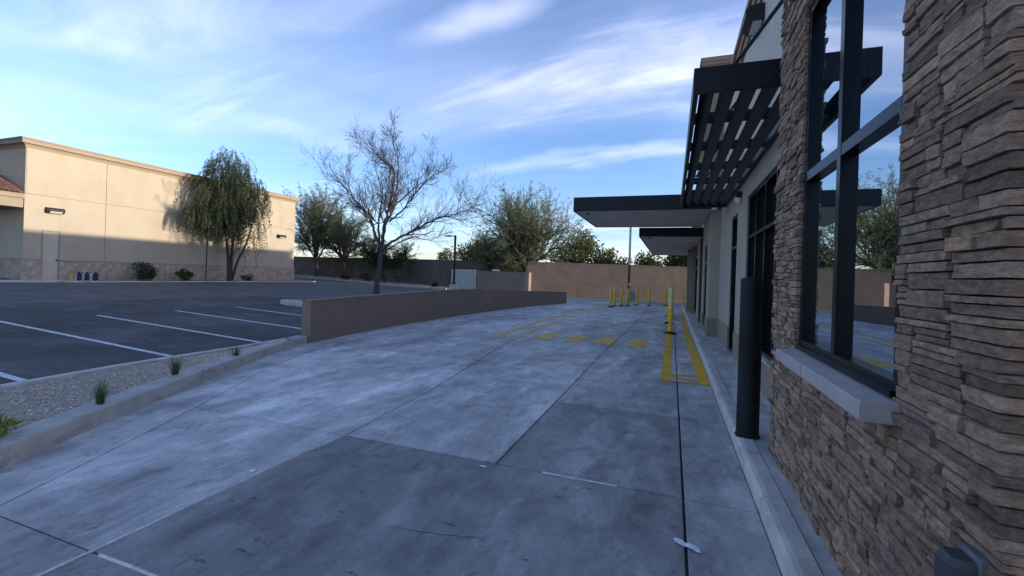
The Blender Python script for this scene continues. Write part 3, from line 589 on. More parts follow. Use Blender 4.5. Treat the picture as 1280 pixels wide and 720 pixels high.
# ================================================================== BOLLARD
t = empty('bollard', (.735, 4.86, .126)); tag(t, 'thick black pipe bollard standing by the stone wall', 'bollard')
mb = MB(); mb.lathe([(.100, 0), (.100, 1.51), (.096, 1.525), (.085, 1.535), (.05, 1.542), (.005, 1.545)], n=28); mb.build('post', bollm, t, smooth=False)
mb = MB(); mb.lathe([(.112, -.004), (.112, .010), (.103, .014)], n=28); mb.build('base_collar', rub, t)
# ================================================================== DELINEATOR POSTS
def delineator(x, y, h, r, label, grp, band=.45):
    t = empty('delineator_post', (x, y, 0)); tag(t, label, 'post', grp)
    mb = MB(); mb.lathe([(.19, .004), (.19, .025), (.10, .05), (.065, .07)], n=12); mb.build('base', rub, t)
    mb = MB(); mb.lathe([(r, .06), (r, h*(1-band))], n=10); mb.build('post', yel, t)
    mb = MB(); mb.lathe([(r*1.03, h*(1-band)+.001), (r*1.03, h-.05), (r*.8, h-.02), (.005, h)], n=10); mb.build('reflective_band', mat('pale_yellow_band', (.72, .60, .27), .6, .2, 9, 60, .05, coords='World') if band > .3 else yel, t)
    if band <= .3:
        for q in (.70, .84): MB().lathe([(r*1.08, h*q), (r*1.08, h*q+.05)], n=10).build('stripe', wht, t)
delineator(.0, 14.5, 1.43, .056, 'yellow post with long white top standing on the right yellow line', None, .47)
delineator(-.07, 18.0, 1.40, .056, 'yellow post on the right yellow line, directly behind the white-topped post', 'posts on the yellow line', .47)
delineator(-.06, 21.6, 1.40, .056, 'yellow post on the right yellow line, farthest along it towards the brown wall', 'posts on the yellow line', .47)
for i, (x, y) in enumerate(((-3.31, 26.2), (-3.2, 27.2), (-2.88, 28.0), (-2.53, 28.4), (-2.09, 29.7), (-1.36, 30.1), (-.36, 30.6), (.70, 31.2))):
    delineator(x, y, 1.09, .078, 'short yellow delineator post, %s in the curved row counted from the low wall' % ('first', 'second', 'third', 'fourth', 'fifth', 'sixth', 'seventh', 'eighth')[i], 'yellow posts at lane end', .2)
# ================================================================== BACK WALLS, ENCLOSURE, POLES
def wall_thing(name, label, pts, h, th, mt, zf):
    t = empty(name); tag(t, label, 'wall')
    mb = MB(); 
    def ringset(off, z0, z1):
        o1 = offset(pts, off[0]); o2 = offset(pts, off[1])
        return [[(a[0], a[1], z0(a[0])), (a[0], a[1], z1(a[0])), (b[0], b[1], z1(b[0])), (b[0], b[1], z0(b[0]))] for a, b in zip(o1, o2)]
    mb.loft(ringset((0, th), lambda x: zf(x)-.4, lambda x: zf(x)+h-.1)); mb.build('wall_body', mt, t)
    mb = MB(); mb.loft(ringset((-.03, th+.03), lambda x: zf(x)+h-.1, lambda x: zf(x)+h)); mb.build('wall_cap', mt, t); return t
wall_thing('perimeter_wall', 'brown block wall behind the yellow posts', [(-10.75, 33.4), (1.5, 37.6), (14, 41.9), (40, 50.8)], 2.72, .22, brownw, lambda x: .08)
wall_thing('perimeter_wall', 'shaded grey block wall behind the parking lot', [(-60, 40.8), (-30, 40.8), (-17, 40.8), (-10.6, 40.8)], 2.65, .22, greyw, lambda x: .40 if x > -30 else .45)
t = empty('refuse_enclosure'); tag(t, 'taupe stucco refuse enclosure with sunlit end', 'enclosure')
EX1 = -10.45; EY0, EY1 = 31.9, 34.0
MB().box(-14.45, EX1-.26, EY0, EY0+.25, -.3, 1.86).build('front_wall', pinkw, t)
MB().box(EX1-.255, EX1, EY0-.003, EY1, -.3, 1.86).build('end_wall', pinkw, t)
MB().box(-14.47, EX1+.01, EY0-.012, EY0+.262, 1.86, 1.94).build('wall_cap', pinkw, t); MB().box(EX1-.265, EX1+.012, EY0+.263, EY1, 1.86, 1.938).build('wall_cap', pinkw, t)
t = empty('metal_gate'); tag(t, 'off-white slatted metal gate beside the refuse enclosure', 'gate')
gx0, gx1 = -16.72, -14.55
mb = MB(); mb.box(gx0, gx1, EY0+.1, EY0+.17, 1.92, 2.02); mb.box(gx0, gx1, EY0+.1, EY0+.17, .28, .36); mb.box(gx0, gx0+.09, EY0+.1, EY0+.17, .36, 1.92); mb.box(gx1-.09, gx1, EY0+.1, EY0+.17, .36, 1.92); mb.build('gate_frame', gatem, t)
ns = 15; ss = (gx1-gx0-.18)/ns
for i in range(ns): MB().box(gx0+.09+ss*i+.02, gx0+.09+ss*(i+1)-.02, EY0+.115, EY0+.15, .36, 1.92).build('slat', gatem, t)
t = empty('foam_roll', (-12.9, 32.03, 1.945)); tag(t, 'small white bundle lying on the enclosure wall top', 'bundle')
mb = MB(); mb.loft([[(x, .09*math.cos(a)*s, .075+.075*math.sin(a)*s) for a in [i*math.pi/4 for i in range(8)]] for x, s in ((-.32, .5), (-.2, .95), (.05, 1), (.25, .9), (.33, .4))]); mb.build('bundle_wrap', paper, t)
lx, ly = -15.45, 30.0
t = empty('lamp_post', (lx, ly, 0)); tag(t, 'black lamp post on a concrete base beside the white gate', 'lamp post')
mb = MB(); mb.lathe([(.34, -.1), (.34, .84), (.32, .87)], n=18); mb.build('concrete_base', kerbm, t)
MB().box(-.16, .16, -.16, .16, .87, .93).build('base_plate', blk, t); MB().box(-.062, .062, -.062, .062, .93, 4.55).build('pole', blk, t)
mb = MB(); mb.box(-.45, -.06, -.03, .03, 4.46, 4.52); mb.build('arm', blk, t)
mb = MB(); mb.loft([[(-.88, -.15, 4.47), (-.88, .15, 4.47), (-.88, .15, 4.51), (-.88, -.15, 4.51)], [(-.42, -.17, 4.44), (-.42, .17, 4.44), (-.42, .17, 4.56), (-.42, -.17, 4.56)]]); mb.build('lamp_head', blk, t)
t = empty('light_pole', (-2.95, 33.3, .1)); tag(t, 'tall slim pale pole with rusty brown foot before the brown wall', 'pole')
mb = MB(); mb.lathe([(.085, 2.6), (.075, 6.6), (.01, 6.62)], n=12); mb.build('upper_pole', whitepole, t); mb = MB(); mb.lathe([(.09, 0), (.088, 2.599)], n=12); mb.build('lower_pole', rust, t)
MB().lathe([(.16, 0), (.16, .03), (.095, .06)], n=12).build('base_flange', rust, t); MB().box(-.0, .16, -.13, -.085, 1.1, 1.3).build('tag_plate', wht, t)
t = empty('utility_box', (-2.55, 33.6, .1)); tag(t, 'small pale green utility box beside the tall pole', 'utility box')
MB().bevbox(-.26, .26, -.2, .2, 0, .62, .02).build('cabinet', greenbox, t); MB().bevbox(-.29, .29, -.23, .23, .621, .68, .015).build('lid', greenbox, t)
# ================================================================== BEIGE BUILDING ON THE LEFT
bb = empty('beige_building'); tag(bb, 'long beige stucco commercial building with stone base', 'building')
BXW, BY0, BY1, BT, BZ = -31.0, 12.76, 29.9, 7.8, .58
mb = MB(); mb.box(-55, BXW-.03, BY0+.03, BY1-.03, 0, BT-.1); mb.build('wall_core', beige_c, bb)
# stucco panels with recessed reveals
def panel(y0, y1, z0, z1): MB().box(BXW-.029, BXW, y0, y1, z0, z1).build('stucco_panel', beige, bb)
DY0, DY1, DT = 13.46, 14.2, 3.2; W1 = 1.62; g2 = .012
for y0, y1 in ((BY0+.03, 16.2), (16.2, 23.0), (23.0, BY1)):
    panel(y0+g2, y1-g2, 5.0+g2, 7.35)
panel(16.2+g2, 23-g2, W1, 5-g2); panel(23+g2, BY1, W1, 5-g2); panel(BY0+.03, DY0, W1, 5-g2); panel(DY1, 16.2-g2, W1, 5-g2); panel(DY0+.001, DY1-.001, DT, 5-g2)
MB().box(-55, BXW, BY0, BY0+.029, W1, 7.35).build('stucco_panel', beige, bb)
mb = MB(); mb.box(BXW-.028, BXW+.06, BY0-.06, DY0, .3, W1); mb.box(BXW-.028, BXW+.06, DY1, BY1+.06, .3, W1); mb.box(-55, BXW-.028, BY0-.06, BY0+.028, .3, W1); mb.build('stone_base', block, bb)
mb = MB(); mb.box(BXW-.028, BXW+.085, DY1, BY1+.085, W1, W1+.06); mb.box(BXW-.028, BXW+.085, BY0-.085, DY0, W1, W1+.06); mb.box(-55, BXW-.028, BY0-.085, BY0+.028, W1, W1+.06); mb.build('base_cap', beige_c, bb)
mb = MB()
for d, z0, z1 in ((.05, 7.35, 7.45), (.10, 7.45, 7.52), (.24, 7.52, 7.72), (.28, 7.72, 7.80)): mb.box(-55, BXW+d, BY0-d, BY1+d, z0, z1)
mb.build('cornice', beige_c, bb)
d = MB().box(BXW-.06, BXW-.015, DY0+.05, DY1-.05, BZ, DT-.05).build('door', doorm, bb)
mb = MB(); mb.box(BXW-.02, BXW+.02, DY0, DY0+.05, BZ, DT); mb.box(BXW-.02, BXW+.02, DY1-.05, DY1, BZ, DT); mb.box(BXW-.02, BXW+.02, DY0+.05, DY1-.05, DT-.05, DT); mb.build('door_frame', beige_c, d)
MB().box(BXW-.016, BXW+.03, DY1-.14, DY1-.09, 1.6, 1.7).build('door_handle', blk, d)
# tiled entrance canopy on its near face
ec = MB(); ex = -30.75; ey = 11.2
ec.box(-45, ex-.1, ey+.2, BY0-.1, 4.25, 4.72); ec.box(-45, ex, ey, BY0-.1, 4.72, 4.95); ec.build('canopy_beam', beige_c, bb)
mb = MB(); sx, sz = -2.3, 1.05
n = 7
for j in range(9):
    for i in range(n):
        y = ey-.05+i*.2; x = ex+.1+sx*j/9.0
        mb.loft([[(x_, y+.1*math.cos(a), z_+.06*math.sin(a)) for a in [k*math.pi/4 for k in range(5)]] for x_, z_ in ((x, 4.96+sz*j/9), (x+sx/8, 4.94+sz*(j+1.1)/9))], cap=False, close=False)
mb.build('roof_tiles', tilem, bb, kind='stuff')
mb = MB(); mb.quad((ex+.08, ey-.1, 4.955), (ex+.08, BY0-.07, 4.955), (ex+sx, BY0-.07, 4.955+sz), (ex+sx, ey-.1, 4.955+sz)); mb.quad((ex+.08, ey-.1, 4.952), (ex+sx, ey-.1, 4.952+sz), (-45, ey-.1, 4.952+sz), (-45, ey-.1, 4.952)); mb.build('roof_deck', tilem, bb)
for y, z, lab in ((13.9, 4.25, 'bronze wall light above the beige service door'), (28.4, 4.27, 'bronze wall light near the far end of the beige wall')):
    wall_light(BXW+.001, y, z, 1.25, 1, lab)
mb = MB(); mb.prism([(-31.0, -5), (-29.2, -5), (-29.2, 30.6), (-31.0, 30.6)], 0, .60); mb.build('building_walk', kerbm, kind='structure', label='raised concrete walk along the beige building', cat='sidewalk')
mb = MB(); mb.prism([(-31.0, 15.0), (-29.42, 15.0), (-29.42, 30.3), (-31.0, 30.3)], .5, .606); mb.build('building_bed', soil, kind='structure', label='planting bed with bare soil along the beige building', cat='planting bed')
# containers by the door
CON = [(-29.9, 14.52, (.42, .33, .08), 'yellow plastic jug first in the row beside the door'), (-29.95, 14.70, (.33, .33, .34), 'white plastic jug next to the yellow one'), (-29.9, 14.86, (.016, .02, .05), 'narrow navy jug next to a white one'), (-29.95, 15.02, (.34, .34, .38), 'pale grey jug in the middle of the row by the door'), (-29.88, 15.18, (.018, .02, .06), 'navy jug with red lid in the row by the door'), (-29.95, 15.36, (.36, .36, .38), 'white jug next to the large navy jug'), (-29.9, 15.58, (.015, .02, .06), 'large dark navy jug at the far end of the row')]
for i, (x, y, col, lab) in enumerate(CON):
    t = empty('plastic_jug', (x, y-.32, .606)); tag(t, lab, 'jug', 'jugs by the beige door'); s = 1.25 if i == 6 else 1.0; t.scale = (.9, .9, .82)
    mb = MB(); mb.loft([[(.09*s*w_*a, .085*s*w_*b, z) for a, b in ((1, .6), (.6, 1), (-.6, 1), (-1, .6), (-1, -.6), (-.6, -1), (.6, -1), (1, -.6))] for w_, z in ((.9, 0), (1, .03), (1, .40), (.75, .48), (.4, .53))]); mb.build('jug_body', mat('jug_%d' % i, col, .45, .05, 9, 50, .02, coords='World'), t)
    mb = MB(); mb.lathe([(.042, .53), (.042, .575), (.036, .58)], n=10); mb.build('cap', mat('cap_red', (.35, .03, .04), .5, .05, 9, 50, 0, coords='World') if i in (1, 4) else rub, t)
    MB().box(-.095*s, .095*s, -.02, .02, .50, .515).build('handle', mat('cap_red', (.35, .03, .04), .5, .05, 9, 50, 0, coords='World') if i in (2, 3, 4) else rub, t)
# ================================================================== TREES AND PLANTS
def rvec(rng): 
    while True:
        v = Vector((rng.uniform(-1, 1), rng.uniform(-1, 1), rng.uniform(-1, 1)))
        if .05 < v.length < 1: return v.normalized()
def add_leaf(mb, p, d, l, wd, rng):
    n = d.cross(rvec(rng)); 
    if n.length < 1e-3: n = Vector((1, 0, 0))
    n.normalize(); k = len(mb.v); q = p+d*l
    mb.v += [tuple(p), tuple(p+d*l*.45+n*wd), tuple(q), tuple(p+d*l*.45-n*wd)]; mb.f.append((k, k+1, k+2, k+3))
def grow(mb, p, d, length, r, depth, rng, P, tips):
    segs = P.get('segs', 5); pts = [p.copy()]; rad = [r]; cur = p.copy(); dd = d.copy()
    for i in range(segs):
        dd = (dd+rvec(rng)*P['wob']+Vector((0, 0, P['up'][min(depth, len(P['up'])-1)]))).normalized(); cur = cur+dd*length/segs; pts.append(cur.copy()); rad.append(max(P['rmin'], r*(1-(i+1)/segs*.62)))
        if depth >= P['tipdepth']: tips.append((cur.copy(), dd.copy()))
    mb.tube(pts, rad, 6 if r > .04 else 4 if r > .014 else 3, cap=r > .03)
    if depth >= P['max']: return
    nk = P['kids'][min(depth, len(P['kids'])-1)]
    for k in range(nk):
        t = rng.uniform(.22, 1.0) if k else 1.0; i = min(segs-1, int(t*segs)); f = t*segs-i; q = pts[i].lerp(pts[i+1], max(0, min(1, f)))
        base = (pts[min(i+1, segs)]-pts[i]).normalized(); side = base.cross(rvec(rng)).normalized(); sp = P['spread'][min(depth, len(P['spread'])-1)]*rng.uniform(.6, 1.25)
        nd = (base*math.cos(sp)+side*math.sin(sp)).normalized()
        grow(mb, q, nd, length*rng.uniform(.5, .78), max(P['rmin'], rad[i]*rng.uniform(.5, .68)), depth+1, rng, P, tips)
def catmull(pts, n=4):
    out = []; Q = [Vector(p) for p in pts]; Q = [Q[0]*2-Q[1]]+Q+[Q[-1]*2-Q[-2]]
    for i in range(1, len(Q)-2):
        for k in range(n):
            t = k/n; a, b, c, d = Q[i-1:i+3]; out.append(.5*((2*b)+(c-a)*t+(2*a-5*b+4*c-d)*t*t+(3*b-a-3*c+d)*t**3))
    out.append(Q[-2]); return out
def limb_tree(name, label, base_px, limbs, Y, r0, barkm, P, rng, leaf=None, group=None):
    """limbs: photo pixel paths with a depth offset; every limb starts at the trunk's fork"""
    t = empty(name); tag(t, label, 'tree', group); mb = MB(); tips = []; tr = MB()
    b = [gy(u, v, Y) for u, v in base_px]; b[0] = (b[0][0], b[0][1], P['z0']); q = catmull(b, 4); tr.tube(q, [r0*(1.25-.5*i/(len(q)-1)) for i in range(len(q))], 10); tr.build('trunk', barkm, t, smooth=True)
    for path, dy, rl in limbs:
        n = len(path); pts = [gy(u, v, Y+dy*(i/(n-1))) for i, (u, v) in enumerate(path)]; q = catmull(pts, 5); m_ = len(q)
        rad = [max(P['rmin']*1.2, rl*.78*(1-.9*i/(m_-1))) for i in range(m_)]; q = [p+rvec(rng)*.05 for p in q]; mb.tube(q, rad, 7)
        L_ = sum((q[i+1]-q[i]).length for i in range(m_-1)); kn = int(L_*P['perm'])
        for k in range(kn):
            s = rng.uniform(.25, 1); i = min(m_-2, int(s*(m_-1))); base = (q[i+1]-q[i]).normalized(); side = base.cross(rvec(rng)).normalized(); sp = rng.uniform(.35, .95)
            grow(mb, q[i], (base*math.cos(sp)+side*math.sin(sp)+Vector((0, 0, .1))).normalized(), L_*rng.uniform(.11, .27)*(1.1-.45*s), rad[i]*.55, 0, rng, P, tips)
    mb.build('branches', barkm, t); return t, tips
def leafy(t, tips, mt, rng, per, l, wd, droop=0, jit=.1, name='crown'):
    lb = MB()
    for p, d in tips:
        for k in range(per):
            dv = (d*.7+rvec(rng)*.9+Vector((0, 0, -droop))).normalized(); add_leaf(lb, p+rvec(rng)*jit*rng.random(), dv, l*rng.uniform(.6, 1.3), wd*rng.uniform(.7, 1.3), rng)
    return lb.build(name, mt, t)
Z = lambda pts: [(x/3.13+360, y/3.13+140) for x, y in pts]
rg = random.Random(21)
PB = dict(segs=5, wob=.30, up=[.09, .08, .05], rmin=.0062, tipdepth=2, max=2, kids=[5, 4, 3], spread=[.6, .7, .7], perm=3.3, z0=.1)
limb_tree('bare_tree', 'tall leafless tree with spreading branches behind the low wall', Z([(345, 735), (348, 670), (358, 610), (364, 545)]),
    [(Z([(364, 545), (335, 460), (320, 420), (262, 345), (205, 280), (128, 226)]), 1.2, .13),
     (Z([(364, 545), (376, 450), (395, 380), (418, 250), (395, 205), (340, 160), (282, 98)]), -1.4, .14),
     (Z([(364, 545), (372, 480), (400, 400), (455, 330), (520, 280), (612, 226)]), 1.5, .13),
     (Z([(364, 545), (420, 500), (500, 458), (590, 415), (660, 398), (728, 372)]), -.8, .12),
     (Z([(364, 545), (310, 520), (255, 505), (215, 460), (165, 380)]), -1.5, .08),
     (Z([(364, 545), (352, 440), (368, 350), (358, 270), (330, 190)]), 2.6, .11),
     (Z([(400, 400), (425, 300), (430, 200), (412, 130), (405, 60)]), -.5, .07),
     (Z([(395, 430), (450, 380), (500, 320), (545, 260), (565, 190)]), -2.4, .08),
     (Z([(320, 420), (275, 380), (240, 290), (225, 200)]), -2.2, .07),
     (Z([(364, 545), (420, 520), (480, 490), (560, 500), (620, 470)]), 2.2, .07)], 24.0, .165, mat('grey_bark', (.085, .07, .062), .95, .3, 9, 50, .6, 30, coords='World'), PB, rg)
# trees with fine foliage
def fan_tree(name, label, x, y, z0, h, rw, trunk_h, nl, barkm, lm, rng, per, l, wd, droop, P, group=None, lean=(0, 0), trunk_r=.2):
    t = empty(name, (0, 0, 0)); tag(t, label, 'tree', group); mb = MB(); tips = []
    fork = Vector((x+lean[0], y+lean[1], z0+trunk_h)); tr = MB(); q = catmull([(x, y, z0-.1), (x+lean[0]*.3+.06, y, z0+trunk_h*.5), tuple(fork)], 4); tr.tube(q, [trunk_r*(1.3-.5*i/(len(q)-1)) for i in range(len(q))], 9); tr.build('trunk', barkm, t, smooth=True)
    for k in range(nl):
        a = 6.283*k/nl+rng.uniform(-.4, .4); inc = math.sqrt(rng.random())*1.0; R_ = rw*inc
        tgt = Vector((x+math.cos(a)*R_, y+math.sin(a)*R_, z0+trunk_h+(h-trunk_h)*(.36+.48*math.sqrt(max(0, 1-inc*inc)))))
        d = (tgt-fork); grow(mb, fork, d.normalized(), d.length*.72, trunk_r*.55, 0, rng, P, tips)
    mb.build('branches', barkm, t); leafy(t, tips, lm, rng, per, l, wd, droop, .22); return t
lf_palo = leaf_mat('palo_leaf', (.095, .115, .050), (.21, .22, .11), .3); lf_grey = leaf_mat('grey_green_leaf', (.085, .10, .045), (.20, .21, .105), .3)
lf_dark = leaf_mat('dark_leaf', (.030, .045, .016), (.085, .10, .035), .3); lf_wil = leaf_mat('willow_leaf', (.060, .085, .032), (.15, .17, .075), .35)
lf_mid = leaf_mat('mid_leaf', (.055, .080, .022), (.15, .16, .05), .35); lf_gold = leaf_mat('olive_gold_leaf', (.10, .095, .025), (.22, .19, .06), .35)
lf_grass = leaf_mat('blade', (.05, .085, .030), (.13, .17, .07), .3); lf_lime = leaf_mat('lime_leaf', (.12, .18, .025), (.35, .36, .06), .4)
PF = dict(segs=4, wob=.20, up=[.05, .04, .03], rmin=.006, tipdepth=1, max=2, kids=[8, 6], spread=[.75, .7], z0=0)
fan_tree('palo_verde_tree', 'broad fine-leaved desert tree rising behind the refuse enclosure', -12.3, 36.9, .1, 9.1, 4.3, 1.9, 17, barkg, lf_palo, random.Random(5), 10, .22, .017, .0, PF, trunk_r=.26, lean=(.15, .3))
fan_tree('desert_tree', 'low spreading fine-leaved shrub tree left of the palo verde', -15.6, 38.0, .1, 5.4, 2.4, 1.0, 9, barkg, lf_palo, random.Random(6), 8, .20, .016, .0, PF, trunk_r=.14)
fan_tree('desert_tree', 'grey green tree against the far corner of the beige building', -36.6, 38.4, .5, 9.6, 3.0, 2.1, 11, bark, lf_grey, random.Random(7), 13, .20, .020, .15, PF, trunk_r=.2)
fan_tree('desert_tree', 'grey green tree beside the bare tree, before the grey wall', -32.6, 38.0, .5, 8.3, 2.6, 2.0, 10, bark, lf_grey, random.Random(8), 13, .20, .020, .2, PF, trunk_r=.18)
fan_tree('shrub_tree', 'dark green crooked shrub tree behind the bare trunk', -26.3, 36.5, .3, 4.3, 3.1, 1.3, 10, barkd, lf_dark, random.Random(9), 7, .17, .026, .2, PF, trunk_r=.12, lean=(-.5, 0))
# weeping tree before the beige wall
def weeping():
    rng = random.Random(33); t = empty('weeping_tree'); tag(t, 'weeping dark green tree before the beige wall', 'tree'); mb = MB(); tr = MB(); lb = MB()
    X0, Y0, Z0 = -29.45, 22.8, .55
    for (dy, dx, r) in ((-.4, .1, .11), (.25, -.1, .12), (1.2, .2, .08)):
        q = catmull([(X0, Y0+dy*.1, Z0-.1), (X0+dx*.4, Y0+dy*.4, Z0+1.4), (X0+dx, Y0+dy*1.0, Z0+3.2), (X0+dx*1.5, Y0+dy*1.5, Z0+6.0)], 5); tr.tube(q, [r*(1.2-.75*i/(len(q)-1)) for i in range(len(q))], 8)
    tr.build('trunk', barkd, t, smooth=True)
    lobes = [((X0, 22.2, 6.6), (1.5, 2.25, 2.5), 330), ((X0+.1, 23.6, 6.8), (1.4, 1.7, 2.0), 200), ((X0, 21.3, 5.6), (1.0, .9, 1.7), 110), ((X0+.1, 20.0, 5.2), (.45, .55, .45), 60), ((X0+.1, 24.9, 6.6), (.8, .7, 1.4), 45), ((X0+.2, 24.3, 4.3), (.8, .8, 1.2), 55), ((X0, 22.5, 8.6), (1.1, 1.5, 1.2), 130)]
    for c, s, n in lobes:
        c = Vector(c); c.y = 22.5+(c.y-22.5)*.9; s = (s[0], s[1]*.84, s[2])
        for k in range(int(n*1.45)):
            v = rvec(rng)*(rng.random()**.33); p = c+Vector((v.x*s[0], v.y*s[1], v.z*s[2]))
            if rng.random() < .22: mb.tube([(X0+(p.x-X0)*.1, Y0+(p.y-Y0)*.25, min(p.z-.6, 3.5+rng.random()*2)), tuple((Vector((X0, Y0+(p.y-Y0)*.6, p.z-.5))+p)*.5+Vector((0, 0, .2))), tuple(p)], [.03, .016, .007], 4)
            L_ = rng.uniform(.4, 1.45)*(1.25 if v.z < .1 else .8); q = p.copy(); d = Vector((v.x*.5, v.y*.5, rng.uniform(-.2, .5))); pts = [q.copy()]
            for i in range(7):
                d = (d*.6+Vector((rng.uniform(-.12, .12), rng.uniform(-.12, .12), -.5))).normalized() if i else d.normalized(); q = q+d*L_/7; pts.append(q.copy())
                for j in range(4): add_leaf(lb, q+rvec(rng)*.05, (d+rvec(rng)*.55).normalized(), rng.uniform(.10, .19), rng.uniform(.014, .024), rng)
            mb.tube(pts, .004, 3, cap=False)
    mb.build('branches', barkd, t); lb.build('crown', lf_wil, t)
weeping()
t = empty('tree_stake', (-29.75, 21.3, .55)); tag(t, 'thin wooden stake beside the weeping tree', 'stake'); MB().tube([(0, 0, 0), (0, .03, 3.3)], [.04, .032], 8).build('stake_pole', bark, t)
def clump(name, label, cat, x, y, z, rx, rz, n, mt, rng, l, wd, group=None, stems=6):
    t = empty(name, (x, y, z)); tag(t, label, cat, group); lb = MB(); sb = MB()
    for k in range(stems):
        a = rng.random()*6.28; sb.tube([(0, 0, -.03), (math.cos(a)*rx*.3, math.sin(a)*rx*.3, rz*.8), (math.cos(a)*rx*.6, math.sin(a)*rx*.6, rz*1.5)], [.02*rx+.004, .012*rx+.003, .004], 4)
    sb.build('stems', bark, t)
    sub = [(rvec(rng)*.6, rng.uniform(.35, .6)) for _ in range(9)]
    for k in range(n):
        c, s = rng.choice(sub); v = c+rvec(rng)*s*(rng.random()**.4); p = Vector((v.x*rx, v.y*rx, rz+v.z*rz)); p.z = max(.02, p.z)
        add_leaf(lb, p, (v.normalized()*.6+rvec(rng)).normalized(), l*rng.uniform(.6, 1.3), wd*rng.uniform(.7, 1.3), rng)
    lb.build('foliage', mt, t); return t
rs = random.Random(17)
clump('round_shrub', 'large rounded dark shrub at the beige wall', 'shrub', -29.9, 17.55, .6, .78, .58, 1500, lf_dark, rs, .12, .035)
clump('round_shrub', 'medium dark shrub between large shrub and weeping tree', 'shrub', -29.9, 20.0, .6, .55, .42, 900, lf_dark, rs, .11, .032)
clump('round_shrub', 'small sparse shrub beyond the weeping tree', 'shrub', -29.9, 24.5, .6, .42, .28, 350, lf_dark, rs, .11, .032)
for x, y, r, lab in ((-31.0, 36.4, .5, 'low dark shrub under the grey green trees'), (-28.6, 36.6, .7, 'wide low dark shrub by the grey back wall'), (-20.6, 36.2, .35, 'small low plant at the back kerb')):
    clump('low_shrub', lab, 'shrub', x, y, lot_z(x)+.12, r, r*.6, 500, lf_dark, rs, .12, .035)
# trees beyond the walls
def crown_tree(label, x, y, ztop, rx, rz, n, mt, rng, l=.30, wd=.09):
    t = empty('background_tree'); tag(t, label, 'tree', 'trees beyond the walls'); tr = MB(); tr.tube([(x, y, -.5), (x+.1, y, ztop-rz*1.6), (x, y, ztop-rz*.6)], [.22, .16, .05], 7)
    for k in range(7):
        a = rng.random()*6.28; tr.tube([(x, y, ztop-rz*1.7), (x+math.cos(a)*rx*.5, y+math.sin(a)*rx*.5, ztop-rz*1.0), (x+math.cos(a)*rx*.8, y+math.sin(a)*rx*.8, ztop-rz*.5)], [.09, .05, .02], 5)
    tr.build('trunk', barkd, t); lb = MB()
    sub = []
    for k in range(26):
        v = rvec(rng)*rng.uniform(.4, .88); sub.append((Vector((v.x*rx, v.y*rx, v.z*rz)), rng.uniform(.28, .50)*min(rx, rz*1.3)))
    for k in range(n):
        c, s = rng.choice(sub); v = rvec(rng)*s*(rng.random()**.4); p = Vector((x, y, ztop-rz))+c+v
        add_leaf(lb, p, (v.normalized()*.5+rvec(rng)+Vector((0, 0, .2))).normalized(), l*rng.uniform(.6, 1.3), wd*rng.uniform(.7, 1.3), rng)
    lb.build('crown', mt, t)
rb = random.Random(41)
crown_tree('mid green tree behind the grey wall left of the palo verde', -22.5, 49, 5.9, 3.4, 2.3, 4600, lf_mid, rb)
crown_tree('pale green tree behind the grey wall beside the palo verde', -18.2, 48, 5.4, 2.5, 2.1, 3600, lf_mid, rb)
crown_tree('dense green tree behind the brown wall right of the palo verde', -9.2, 44, 5.9, 2.9, 2.5, 4600, lf_mid, rb)
crown_tree('olive gold tree behind the brown wall left of the tall pole', -5.8, 43.5, 4.9, 2.2, 2.0, 3600, lf_gold, rb)
crown_tree('low green tree behind the brown wall right of the tall pole', -1.9, 45, 4.1, 2.0, 1.7, 2600, lf_mid, rb)
crown_tree('dark tree behind the brown wall under the rear canopy', 1.6, 42, 4.9, 2.6, 1.8, 3000, lf_dark, rb)
crown_tree('distant round tree above the grey wall beyond the bare tree', -33.5, 62, 5.6, 1.5, 1.5, 900, lf_dark, rb)
crown_tree('small distant tree above the grey wall near the lamp post', -24.5, 60, 4.3, 1.2, 1.1, 600, lf_dark, rb)
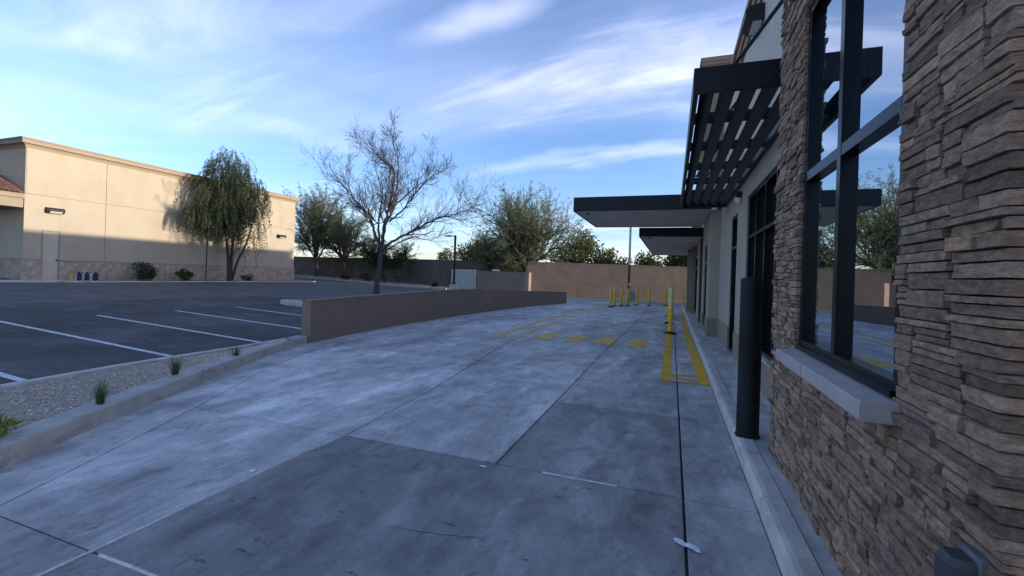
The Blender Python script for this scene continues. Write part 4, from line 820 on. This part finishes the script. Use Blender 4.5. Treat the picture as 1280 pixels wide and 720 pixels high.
# plants in the gravel
def grass(x, y, h, n, label, rng, spread=.10):
    t = empty('grass_clump', (x, y, .11)); tag(t, label, 'grass'); lb = MB()
    for k in range(n):
        a = rng.random()*6.28; r0 = rng.random()*.035; le = rng.uniform(.5, 1)*h; out = rng.uniform(.15, 1)*spread*(1.8 if rng.random() < .2 else 1); ca, sa = math.cos(a), math.sin(a); pts = [(ca*(r0+out*q*q), sa*(r0+out*q*q), le*q) for q in (0, .35, .7, 1)]; wv = (-sa*.0035, ca*.0035)
        k0 = len(lb.v)
        for i, p in enumerate(pts):
            s = (1, .9, .6, .1)[i]; lb.v += [(p[0]+wv[0]*s, p[1]+wv[1]*s, p[2]), (p[0]-wv[0]*s, p[1]-wv[1]*s, p[2])]
        lb.f += [(k0+2*i, k0+2*i+1, k0+2*i+3, k0+2*i+2) for i in range(3)]
    lb.build('blades', lf_grass, t)
grass(-5.42, 2.84, .35, 90, 'upright green grass clump nearest the yellow-green plant in the gravel', rs)
grass(-6.10, 4.00, .34, 110, 'grass clump in the middle of the gravel strip', rs)
grass(-6.62, 5.28, .24, 80, 'short grass clump in the narrowing gravel by the low wall', rs, .14)
grass(-7.2, 6.9, .16, 40, 'wispy dry weed at the end of the gravel by the low wall', rs, .16)
t = clump('leafy_plant', 'yellow-green leafy plant at the gravel edge', 'plant', -5.12, 1.98, .11, .15, .13, 170, lf_lime, rs, .07, .02, stems=9)
# litter on the lane
t = MB(); R2 = random.Random(3); rg2 = []
for i in range(7):
    x = .06+i*.024; rg2.append([(x, 2.93-.010*i+.03, .006+.012*abs(math.sin(i*1.1))), (x+.004, 2.93-.010*i-.02, .005+.008*abs(math.cos(i*.9)))])
for i in range(6): t.quad(rg2[i][1], rg2[i+1][1], rg2[i+1][0], rg2[i][0])
t.build('paper_receipt', paper, label='crumpled white paper slip lying across the right joint', cat='paper')
mb = MB(); x, y, _ = gz(603, 584); mb.quad((x-.03, y-.008, .009), (x+.03, y-.012, .006), (x+.032, y+.012, .012), (x-.028, y+.014, .006)); mb.build('paper_scrap', paper, label='tiny white paper scrap beside the cross joint', cat='paper')
mb = MB(); x, y, _ = gz(316, 589); mb.lathe([(.022, .001), (.024, .006), (.02, .009), (.004, .0095)], (x, y), 14); mb.build('cup_lid', paper, label='small round white lid lying on the left joint', cat='lid')
